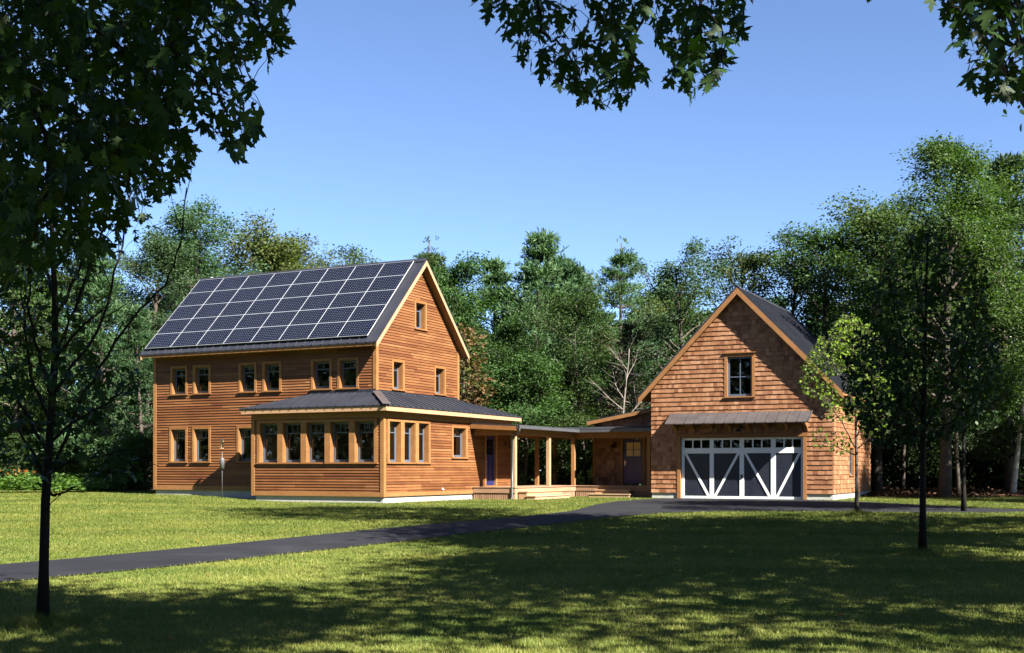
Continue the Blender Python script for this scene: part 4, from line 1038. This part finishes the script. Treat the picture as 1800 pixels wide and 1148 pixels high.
# left canopy
LP = [([(-60, -60), (300, -60), (330, 60), (330, 150), (300, 250), (230, 300), (150, 330), (60, 400), (-60, 420)], 2100, 0, 6.6, 10.5),
      ([(300, -40), (508, -40), (505, 80), (470, 118), (430, 110), (440, 160), (462, 225), (415, 288), (380, 250), (330, 200), (300, 120)], 240, 12, 6.6, 7.8),
      ([(230, 230), (330, 220), (345, 290), (300, 345), (240, 370), (200, 440), (120, 460), (0, 520), (-40, 380)], 330, 9, 7.0, 9.5)]
LL = [([(-80, -120, 8.4), (60, -20, 8), (180, 60, 7.7), (280, 150, 7.4), (320, 250, 7.2)], .04, .006), ([(80, -120, 7.8), (250, -40, 7.4), (310, 20, 7.2), (305, 90, 7.1), (350, 130, 7.1), (400, 190, 7.0), (410, 270, 7.0)], .022, .004),
      ([(200, -140, 7.4), (380, -60, 7.1), (440, 0, 7.0), (470, 60, 7.0), (490, 95, 7.0)], .02, .003), ([(310, 20, 7.2), (360, 30, 7.1), (400, 70, 7.0), (440, 170, 7.0)], .01, .003),
      ([(-60, 40, 8.6), (50, 160, 8.2), (90, 280, 8), (60, 420, 7.8)], .035, .008), ([(100, 90, 8.2), (180, 220, 7.6), (230, 310, 7.2)], .02, .005)]
bl = boughs(101, LP, LL, .128)
big_maple('dark maple whose boughs hang over the top left of the view', (-9.5, 4.5), (-8.6, 7.0, 8.6), (4.2, 4.0, 2.6), 10000, 201, bl)
# boughs at the top centre
CP = [([(836, -60), (1010, -60), (1015, 20), (1000, 60), (960, 70), (975, 95), (1000, 120), (1000, 155), (960, 140), (925, 118), (890, 80), (870, 45), (840, 20)], 108, 10, 7.0, 8.0),
      ([(1010, 60), (1060, 30), (1090, 0), (1105, -40), (1120, 70), (1115, 110), (1150, 135), (1110, 160), (1115, 182), (1070, 180), (1030, 190), (1010, 165), (975, 150), (990, 100)], 104, 9, 7.0, 8.0),
      ([(1020, -50), (1105, -50), (1100, 20), (1085, 60), (1050, 40), (1025, 0)], 34, 11, 7.2, 8.0),
      ([(1120, -60), (1345, -60), (1310, 15), (1310, 60), (1285, 100), (1262, 150), (1210, 178), (1185, 150), (1170, 155), (1180, 110), (1150, 70), (1150, 30), (1125, 20)], 180, 10, 7.0, 8.2),
      ([(1505, -40), (1545, -40), (1540, 5), (1525, 12)], 5, 10, 7.4, 7.8)]
CL = [([(700, -260, 8.6), (860, -205, 7.9), (1060, -185, 7.9), (1160, -175, 7.9), (1300, -190, 7.9), (1500, -170, 7.9)], .04, .018), ([(860, -200, 7.8), (920, -80, 7.6), (945, 0, 7.5), (955, 60, 7.5), (990, 80, 7.5), (1015, 120, 7.5), (1035, 180, 7.5)], .016, .003), ([(1160, -160, 7.8), (1145, -40, 7.6), (1135, 20, 7.5), (1112, 78, 7.5), (1110, 130, 7.5), (1105, 170, 7.5)], .014, .003),
      ([(1300, -180, 7.8), (1260, -60, 7.6), (1230, 10, 7.5), (1215, 80, 7.5), (1205, 160, 7.5)], .016, .003), ([(1230, 10, 7.5), (1270, 50, 7.5), (1270, 130, 7.5)], .008, .003), ([(1060, -160, 7.8), (1065, -40, 7.6), (1075, 40, 7.5)], .012, .003), ([(1500, -160, 7.8), (1525, -20, 7.6)], .01, .003)]
bc = boughs(102, CP, CL, .122)
big_maple('maple whose leafy sprays hang into the top centre of the view', (3.5, -4.5), (1.3, 1.7, 10.0), (6.0, 5.3, 2.5), 25000, 202, bc)
RP = [([(1620, -60), (1860, -60), (1860, 150), (1795, 165), (1780, 182), (1755, 172), (1705, 155), (1700, 105), (1675, 85), (1668, 45), (1640, 15)], 210, 10, 7.4, 8.6)]
RL = [([(1900, -160, 8.4), (1820, -40, 8.2), (1760, 30, 8.0), (1730, 100, 7.9)], .02, .004), ([(1900, -20, 8.4), (1810, 50, 8.1), (1770, 110, 8.0), (1780, 165, 8.0)], .014, .003), ([(1760, 30, 8.0), (1690, 20, 7.9), (1650, 0, 7.9)], .01, .003)]
br = boughs(103, RP, RL, .138)
big_maple('maple whose bough of leaves hangs into the top right corner', (12.0, 5.0), (10.4, 6.2, 9.6), (4.2, 4.6, 2.4), 6500, 203, br)
# more big maples of the same row stand out of the frame to the right; they shade the right half of the lawn
big_maple('tall maple beyond the right edge that shades the middle lawn', (15.5, 17.5), (13.0, 17.0, 11.2), (5.8, 5.2, 3.2), 21000, 204)
big_maple('tall maple beyond the right edge that shades the garage forecourt', (20.5, 32.0), (18.6, 31.5, 11.0), (3.6, 3.0, 3.2), 9500, 205)
big_maple('nearest tall maple beyond the right edge that shades the front lawn', (15.5, 10.0), (13.0, 10.8, 11.0), (5.4, 5.2, 3.0), 24000, 206)
big_maple('tall maple beyond the right edge whose shade falls round the lone young maple', (22.5, 18.0), (20.0, 18.2, 11.0), (5.4, 5.4, 3.4), 17000, 207)
big_maple('very tall maple beyond the right edge whose shade reaches the lawn before the house', (10.9, 20.8), (8.0, 22.2, 14.6), (4.8, 3.4, 2.2), 5500, 208)

# ------------------------------------------------------------------ young trees on the lawn
def young(label, px, d, trunk_pts, r0, branches, seed, leaf_polys, size, mat, bark='bark3', dj=.6, pl=.55):
    b = at(px, 900, d); base = np.array([b[0], d, gz(d)]); nr = np.random.default_rng(seed)
    e = empty('young_maple', tuple(base), 0); tag(e, label, 'tree')
    tb = MB(tuple(base)); tp = [at(x, y, d) for x, y in trunk_pts]; tp[0][2] = base[2] - .1; n = len(tp)
    tb.tube([tuple(p) for p in tp], [r0 * (1.55 if i == 0 else 1 - .85 * (i / (n - 1)) ** 1.3) + .006 for i in range(n)], 10)
    sk = list(tp[n // 2:])
    for pts in branches:
        dz = nr.uniform(-dj, dj) * 1.5; m_ = len(pts)
        q = [at(x, y, d + dz * (i / (m_ - 1))) for i, (x, y) in enumerate(pts)]; f = []
        for a, c in zip(q[:-1], q[1:]):
            for i in range(4): f.append(a + (c - a) * i / 4 + nr.normal(0, .012, 3))
        f.append(q[-1]); k = len(f)
        tb.tube([tuple(p) for p in f], [r0 * .34 * (1 - i / k) + .005 for i in range(k)], 6, False); sk += f[k // 3:]
        for i in range(k // 3, k - 1, 2):                     # twigs
            v = f[i + 1] - f[i]; t = f[i] + v * 2.2 + nr.normal(0, .12, 3) * d / 12
            tb.tube([tuple(f[i]), tuple((f[i] + t) / 2 + nr.normal(0, .01, 3)), tuple(t)], [.006, .005, .003], 4, False); sk.append(t)
    sk = np.array(sk); cs = []
    for poly, cnt, mind in leaf_polys:
        q = px_poly_points(poly, cnt, mind, int(nr.integers(1e6))); cs += [at(a, b_, d + nr.normal(0, dj)) for a, b_ in q]
    c = np.array(cs)
    j = np.array([np.argmin(np.sum((sk - p) ** 2, 1)) for p in c]); pull = nr.uniform(.0, pl, (len(c), 1)); c = c + (sk[j] - c) * pull
    N = len(c); dd = unit(c - sk[j] + 1e-6) + nr.normal(0, .6, (N, 3)); dd[:, 2] -= .35
    nn = nr.normal(0, .42, (N, 3)) + np.array([0, -.1, .9])
    grow_twigs(tb, sk, c, .0032 if d < 15 else .005)
    tb.build('trunk', M[bark], e, True)
    link('crown', leaf_mesh('crown', c - base, dd, nn, size * nr.uniform(.6, 1.25, N), MAPLE if d < 15 else LEAF8 * np.array([1, 1.25]), [M[mat]], .2, .2), e)
    return e
# left foreground: almost black, shade put into the bark colour, upswept bare limbs
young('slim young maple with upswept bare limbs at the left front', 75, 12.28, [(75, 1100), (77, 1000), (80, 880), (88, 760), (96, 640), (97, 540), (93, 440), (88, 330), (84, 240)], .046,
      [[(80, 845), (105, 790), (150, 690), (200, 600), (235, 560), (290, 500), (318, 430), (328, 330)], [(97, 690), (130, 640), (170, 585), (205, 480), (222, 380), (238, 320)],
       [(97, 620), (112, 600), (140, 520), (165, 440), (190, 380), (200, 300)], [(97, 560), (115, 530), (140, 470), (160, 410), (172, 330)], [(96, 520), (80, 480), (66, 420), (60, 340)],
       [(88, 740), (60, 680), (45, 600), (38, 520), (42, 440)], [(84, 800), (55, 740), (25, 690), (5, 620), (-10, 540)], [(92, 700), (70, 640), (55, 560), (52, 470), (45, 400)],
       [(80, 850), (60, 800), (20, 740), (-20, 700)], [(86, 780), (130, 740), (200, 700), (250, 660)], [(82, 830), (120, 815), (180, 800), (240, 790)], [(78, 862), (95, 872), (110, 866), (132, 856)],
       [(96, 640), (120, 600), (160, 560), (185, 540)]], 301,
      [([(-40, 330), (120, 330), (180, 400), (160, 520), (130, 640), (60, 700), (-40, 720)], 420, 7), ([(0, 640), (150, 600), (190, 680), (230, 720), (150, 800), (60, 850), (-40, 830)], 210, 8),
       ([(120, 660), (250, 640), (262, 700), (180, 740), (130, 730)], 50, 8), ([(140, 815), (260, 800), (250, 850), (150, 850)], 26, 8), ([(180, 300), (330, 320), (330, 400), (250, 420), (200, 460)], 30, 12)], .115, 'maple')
# right middle: dark, upswept
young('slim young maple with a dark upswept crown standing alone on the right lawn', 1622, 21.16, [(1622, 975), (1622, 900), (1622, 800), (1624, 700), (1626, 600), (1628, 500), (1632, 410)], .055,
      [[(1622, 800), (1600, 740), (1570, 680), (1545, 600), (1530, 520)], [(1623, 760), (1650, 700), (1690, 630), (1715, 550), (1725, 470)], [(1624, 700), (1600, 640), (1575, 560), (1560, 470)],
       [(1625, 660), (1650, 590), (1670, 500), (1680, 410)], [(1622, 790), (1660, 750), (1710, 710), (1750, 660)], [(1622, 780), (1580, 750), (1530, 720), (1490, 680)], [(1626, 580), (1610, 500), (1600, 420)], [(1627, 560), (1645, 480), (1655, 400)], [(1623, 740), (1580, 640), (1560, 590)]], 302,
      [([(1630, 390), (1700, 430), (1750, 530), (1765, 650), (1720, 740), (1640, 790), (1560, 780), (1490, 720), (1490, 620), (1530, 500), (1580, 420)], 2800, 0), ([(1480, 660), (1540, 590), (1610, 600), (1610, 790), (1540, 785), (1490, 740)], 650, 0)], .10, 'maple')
# right back: bright sunlit crown in front of the garage corner
young('young maple with a bright yellow green crown in front of the garage corner', 1506, 33.4, [(1506, 905), (1506, 850), (1505, 780), (1504, 700), (1500, 620), (1497, 560)], .045,
      [[(1505, 790), (1480, 740), (1450, 700), (1425, 650)], [(1505, 770), (1530, 710), (1550, 650), (1560, 600)], [(1504, 730), (1480, 670), (1455, 620), (1440, 590)], [(1504, 700), (1520, 640), (1530, 580)], [(1502, 660), (1480, 610), (1470, 570)], [(1505, 800), (1470, 785), (1430, 770)], [(1505, 790), (1540, 760), (1565, 720)], [(1503, 690), (1470, 640), (1440, 620)]], 303,
      [([(1480, 548), (1530, 560), (1560, 610), (1530, 640), (1480, 620), (1455, 585)], 900, 0), ([(1440, 590), (1475, 600), (1490, 650), (1450, 665), (1412, 640)], 600, 0), ([(1410, 640), (1450, 655), (1480, 700), (1430, 705), (1400, 680)], 330, 0), ([(1490, 640), (1560, 630), (1578, 700), (1530, 720), (1490, 700)], 640, 0), ([(1440, 700), (1510, 700), (1500, 745), (1450, 735)], 300, 0), ([(1500, 720), (1570, 715), (1570, 770), (1520, 765)], 300, 0), ([(1425, 755), (1500, 765), (1490, 800), (1430, 785)], 120, 0)], .088, 'lime', 'bark', pl=.22)
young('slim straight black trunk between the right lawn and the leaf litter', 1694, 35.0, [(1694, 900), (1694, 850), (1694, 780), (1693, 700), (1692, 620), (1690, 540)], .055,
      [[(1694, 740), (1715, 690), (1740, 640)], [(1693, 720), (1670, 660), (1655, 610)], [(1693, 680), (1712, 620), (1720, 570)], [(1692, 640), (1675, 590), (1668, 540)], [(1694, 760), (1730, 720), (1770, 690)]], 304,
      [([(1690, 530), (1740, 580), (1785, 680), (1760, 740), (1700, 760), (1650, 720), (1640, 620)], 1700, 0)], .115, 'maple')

# ------------------------------------------------------------------ small things
def at_uv(u, v): x, y = W(u, v); return (x, y, gz(y) + float(bank(x, y)))
x, y, z = at_uv(-7.48, .2); bf = empty('bird_feeder', (x, y, z), 0); tag(bf, 'pole mounted bird feeder with a grey baffle on the lawn by the front wall', 'bird feeder')
mb = MB(); mb.tube([(0, 0, -.1), (0, 0, 1.92)], .013, 8); mb.build('pole', M['steel'], bf, True)
mb = MB(); mb.lathe((0, 0, 1.13), [(.015, .42), (.085, .40), (.09, .38), (.09, 0), (.08, 0)], 16); mb.build('baffle', M['steel'], bf, True)
mb = MB(); mb.lathe((0, 0, 1.90), [(.0, .0), (.13, .0), (.14, .03), (.02, .03)], 16); mb.build('tray', M['pale'], bf, True)
mb = MB(); mb.lathe((0, 0, 1.93), [(.05, 0), (.055, .02), (.055, .30), (.05, .31)], 14); mb.build('seed_tube', M['seed'], bf, True)
mb = MB(); mb.lathe((0, 0, 2.24), [(.09, -.01), (.07, .03), (.02, .06), (.0, .065)], 14); mb.build('cap', M['black'], bf, True)
# pale building far right
nb = empty('neighbour_house', (26.5, 84, 0), R(-12)); tag(nb, 'pale sided neighbouring building glimpsed through the trees right of the garage', 'building')
mb = MB(); mb.box(-4, 6, 0, 6, -.3, 4.6); mb.build('wall', M['siding'], nb)
mb = MB(); mb.slab([(-4.4, -.4, 4.5), (6.4, -.4, 4.5), (6.4, 3, 6.6), (-4.4, 3, 6.6)], 0, .1); mb.slab([(-4.4, 3, 6.6), (6.4, 3, 6.6), (6.4, 6.4, 4.5), (-4.4, 6.4, 4.5)], 0, .1); mb.build('roof', M['roof'], nb)
mb = MB(); [mb.box(a, a + .9, -.03, .02, 1.2, 2.6) for a in (-2.8, -.4, 2.2)]; mb.build('window', M['navy'], nb)
# leaf litter bed on the right
lit = sheet('leaf_litter_bed', [12 + k * 2 for k in range(24)], [52 + k * 2 for k in range(9)], lambda x, y: .03 + .05 * math.sin(x * .7) * math.sin(y * .9) + .02 * (y - 52), mat_plain('brown_litter', (.04, .026, .018), .95, 0, .4, 3.0, .03, .1, 14)); tag(lit, 'brown leaf litter bed under the trees right of the garage', 'ground bed', kind='structure')
nr = np.random.default_rng(88); N = 26000
x = nr.uniform(12, 56, N); y = 52 + nr.random(N) ** 1.5 * 15; c = np.stack([x, y, .06 + .05 * np.sin(x * .7) * np.sin(y * .9) + .02 * (y - 52) + nr.uniform(0, .05, N)], 1)
d = nr.normal(0, 1, (N, 3)) * np.array([1, 1, .35]); tag(link('fallen_leaves', leaf_mesh('fallen_leaves', c, d, nr.normal(0, .4, (N, 3)) + np.array([0, 0, 1]), .16 * nr.uniform(.6, 1.4, N), LEAF8, [M['litter']])), 'fallen brown leaves over the bed under the right hand trees', 'fallen leaves', kind='stuff')
# garden bed left of the house
def clump(seed, h, r, n, leaf, flowers=0):
    nr = np.random.default_rng(seed); a = nr.uniform(0, 6.28, n); q = nr.random(n) ** .6
    c = np.stack([np.cos(a) * r * q, np.sin(a) * r * q, h * (1 - .6 * q ** 2) * nr.uniform(.25, 1, n)], 1)
    d = np.stack([np.cos(a), np.sin(a), nr.uniform(-.2, .8, n)], 1); me = leaf_mesh('leaves', c, d, nr.normal(0, .4, (n, 3)) + np.array([0, -.3, 1]), leaf * nr.uniform(.6, 1.3, n), LEAF8, [M['plant']])
    fm = None
    if flowers:
        c2 = np.stack([nr.normal(0, r * .5, flowers), nr.normal(0, r * .5, flowers), h * nr.uniform(.9, 1.25, flowers)], 1)
        c2 = np.repeat(c2, 5, 0); d2 = nr.normal(0, 1, c2.shape); fm = leaf_mesh('blossoms', c2, d2, nr.normal(0, 1, c2.shape) + np.array([0, -.6, .6]), np.full(len(c2), .09), LEAF8, [M['flower']])
    return me, fm
BED = [(8, 51, .75, 1.1, 0, 'large light green garden plant at the left edge of the bed'), (38, 53, .8, .8, 12, 'garden clump with bright orange flowers left of the young maple'), (60, 51.5, .6, 1.0, 0, 'leafy garden plant between the orange flowers and the young maple'),
       (105, 52.5, .8, 1.0, 0, 'pale green garden plant right of the young maple trunk'), (140, 54, .6, 1.2, 0, 'low garden plant right of the young maple, before the dark shrubs'), (185, 56, .55, 1.3, 0, 'low green garden plant midway between young maple and house'), (225, 57, .6, 1.2, 0, 'low garden plant second from the house corner'), (258, 58, .6, .9, 6, 'small clump with orange flowers at the left corner of the house')]
for i, (px, d, h, r, fl, lab) in enumerate(BED):
    e = empty('garden_plant', ((px - 900) / FPX * d, d, .05 + float(bank((px - 900) / FPX * d, d)))); tag(e, lab, 'plant', 'plants of the left garden bed')
    a, b = clump(500 + i, h, r, 420, .2, fl); link('leaves', a, e)
    if b: link('blossoms', b, e)

# ------------------------------------------------------------------ grass blades
m_grass, nt, out = new_mat('grass_blades'); L = nt.links
geo = nt.nodes.new('ShaderNodeNewGeometry')
rp = ramp(nt, [(.0, (.064, .090, .015)), (.35, (.088, .116, .021)), (.7, (.118, .138, .030)), (.93, (.142, .150, .040)), (1.0, (.17, .155, .06))]); L.new(geo.outputs['Random Per Island'], rp.inputs[0])
n1 = nd(nt, 'ShaderNodeTexNoise', Scale=.45, Detail=4.0, Roughness=.6); L.new(coords(nt, (1, 1, 1)), n1.inputs['Vector'])
r1 = ramp(nt, [(.33, (.58, .74, .52)), (.66, (1.26, 1.15, 1.08))]); L.new(n1.outputs[0], r1.inputs[0])
cc = mixc(nt, rp.outputs[0], r1.outputs[0], 1.0, 'MULTIPLY')
n3 = nd(nt, 'ShaderNodeTexNoise', Scale=1.0, Detail=2.0); L.new(coords(nt, (.05, .9, 1)), n3.inputs['Vector'])
r3 = ramp(nt, [(.42, (.86, .88, .84)), (.58, (1.1, 1.08, 1.06))]); L.new(n3.outputs[0], r3.inputs[0])
cc = mixc(nt, cc, r3.outputs[0], 1.0, 'MULTIPLY')
sy = nt.nodes.new('ShaderNodeSeparateXYZ'); L.new(coords(nt, (1, 1, 1)), sy.inputs[0])      # near lawn: brightness from the view angle is painted in as paler colour
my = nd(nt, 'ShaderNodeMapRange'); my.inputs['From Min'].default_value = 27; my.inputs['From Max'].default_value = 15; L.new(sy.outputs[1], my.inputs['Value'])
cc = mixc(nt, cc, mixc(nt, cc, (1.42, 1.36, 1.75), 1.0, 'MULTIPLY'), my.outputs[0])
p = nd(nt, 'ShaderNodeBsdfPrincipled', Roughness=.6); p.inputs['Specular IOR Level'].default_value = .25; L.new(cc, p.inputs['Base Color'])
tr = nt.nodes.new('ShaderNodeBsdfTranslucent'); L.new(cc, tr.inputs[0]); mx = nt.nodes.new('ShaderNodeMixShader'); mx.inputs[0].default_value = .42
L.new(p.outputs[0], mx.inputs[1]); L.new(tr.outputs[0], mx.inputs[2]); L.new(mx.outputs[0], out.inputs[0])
nr = np.random.default_rng(9); N = 900000
Y = (8.0 ** .5 + nr.random(N) * (58.0 ** .5 - 8.0 ** .5)) ** 2
X = nr.uniform(-1, 1, N) * (Y * .47 + 2.0)
k = ~in_poly(X + nr.normal(0, .07, N), Y + nr.normal(0, .07, N), ROAD)
uu = (X - ORG[0]) * CU - (Y - ORG[1]) * SU; vv = (X - ORG[0]) * SU + (Y - ORG[1]) * CU
def rect(u0, u1, v0, v1): return (uu > u0) & (uu < u1) & (vv > v0) & (vv < v1)
k &= ~(rect(UW, UE, VF, VR) | rect(-5.84, 0, 0, 2) | rect(-5.7, 0, 2, 10.1) | rect(0, 1.95, 6.6, 14.7) | rect(1.9, 5.9, 12.7, 14.7) | rect(5.85, 13.42, 11.66, 19.7) | rect(2, 5.9, 14.6, 19))
k &= ~((Y > 52) & (X > 12))
X, Y = X[k], Y[k]; N = len(X); Z = gza(Y) + bank(X, Y)
big = np.sqrt(np.maximum(Y, 9) / 10.0)
w = .0046 * big ** 1.5 * nr.uniform(.7, 1.3, N); h = .036 * nr.uniform(.5, 1.35, N) * (1 + .12 * (big - 1))
edge = np.abs(nr.normal(0, 1, N)) * 0
a = nr.uniform(0, 6.28, N); ca, sa = np.cos(a), np.sin(a); lx, ly = nr.normal(0, .5, N) * h, nr.normal(0, .5, N) * h
v = np.empty((N, 3, 3)); v[:, 0] = np.stack([X - ca * w, Y - sa * w, Z - .004], 1); v[:, 1] = np.stack([X + ca * w, Y + sa * w, Z - .004], 1); v[:, 2] = np.stack([X + lx, Y + ly, Z + h], 1)
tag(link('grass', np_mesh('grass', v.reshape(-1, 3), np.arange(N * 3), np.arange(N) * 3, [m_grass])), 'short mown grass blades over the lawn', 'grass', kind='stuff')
nf = np.random.default_rng(21); NF = 30; fy = 10 + nf.random(NF) ** 1.4 * 24; fx = nf.uniform(-1, 1, NF) * fy * .43; kk = ~in_poly(fx, fy, ROAD); fx, fy = fx[kk], fy[kk]; NF = len(fx)
tag(link('fallen_leaves', leaf_mesh('fallen_leaves', np.stack([fx, fy, gza(fy) + .045], 1), nf.normal(0, 1, (NF, 3)) * np.array([1, 1, .2]), nf.normal(0, .35, (NF, 3)) + np.array([0, 0, 1]), .07 * nf.uniform(.6, 1.2, NF), MAPLE, [M['flower']])), 'a few orange leaves fallen on the front lawn', 'fallen leaves', kind='stuff')
# longer tufts round the young trunks
for (tx, ty, lab) in ((-4.82, 12.28, 'unmown grass tuft round the left young maple trunk'), (7.28, 21.16, 'unmown grass tuft round the lone young maple on the right lawn'), (9.64, 33.4, 'unmown grass ring round the bright young maple')):
    N = 3600; r = np.abs(nr.normal(0, .34, N)); t = nr.uniform(0, 6.28, N); X = tx + r * np.cos(t); Y = ty + r * np.sin(t); Z = gza(Y); h = .15 * nr.uniform(.35, 1.3, N) * np.exp(-r); w = .004 * (ty / 12) ** .5
    a = nr.uniform(0, 6.28, N); v = np.empty((N, 3, 3)); v[:, 0] = np.stack([X - np.cos(a) * w, Y - np.sin(a) * w, Z], 1); v[:, 1] = np.stack([X + np.cos(a) * w, Y + np.sin(a) * w, Z], 1); v[:, 2] = np.stack([X + nr.normal(0, .5, N) * h, Y + nr.normal(0, .5, N) * h, Z + h], 1)
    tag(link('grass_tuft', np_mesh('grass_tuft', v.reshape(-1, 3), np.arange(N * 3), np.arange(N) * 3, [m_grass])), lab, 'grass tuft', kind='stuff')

# ================================================================== LIGHT, CAMERA
sc = bpy.context.scene
world = bpy.data.worlds.new('World'); sc.world = world; world.use_nodes = True
nt = world.node_tree; bg = nt.nodes['Background']
sky = nt.nodes.new('ShaderNodeTexSky'); sky.sky_type = 'NISHITA'; sky.sun_disc = False
ALT, AZ = 40.5, 43.4                        # sun height; bearing from straight behind the camera towards the right
sky.sun_elevation = R(ALT); sky.sun_rotation = R(180 - AZ)
sky.air_density = .5; sky.dust_density = .15; sky.ozone_density = 3.2; sky.altitude = 100
nt.links.new(sky.outputs[0], bg.inputs[0]); bg.inputs[1].default_value = .05
sd = bpy.data.lights.new('sun', 'SUN'); sd.energy = 5.0; sd.angle = R(.53); sd.color = (1.0, .93, .82)
so = bpy.data.objects.new('sun', sd); C.objects.link(so)
ts = Vector((math.sin(R(AZ)) * math.cos(R(ALT)), -math.cos(R(AZ)) * math.cos(R(ALT)), math.sin(R(ALT))))
so.rotation_euler = (-ts).to_track_quat('-Z', 'Y').to_euler(); so.location = (20, -20, 30)
cam = bpy.data.cameras.new('camera'); co = bpy.data.objects.new('camera', cam); C.objects.link(co)
co.location = (0, 0, ZE); co.rotation_euler = (R(90), 0, 0); cam.sensor_width = 36; cam.lens = FPX / 1800 * 36
cam.shift_y = (HOR - 574) / 1800; cam.clip_start = .1; cam.clip_end = 5000; sc.camera = co
sc.view_settings.view_transform = 'Standard'; sc.view_settings.look = 'None'; sc.view_settings.exposure = 2.6; sc.view_settings.gamma = 1
sc.cycles.max_bounces = 7; sc.cycles.transparent_max_bounces = 10; sc.cycles.diffuse_bounces = 3; sc.cycles.glossy_bounces = 3
sc.cycles.sample_clamp_indirect = 6
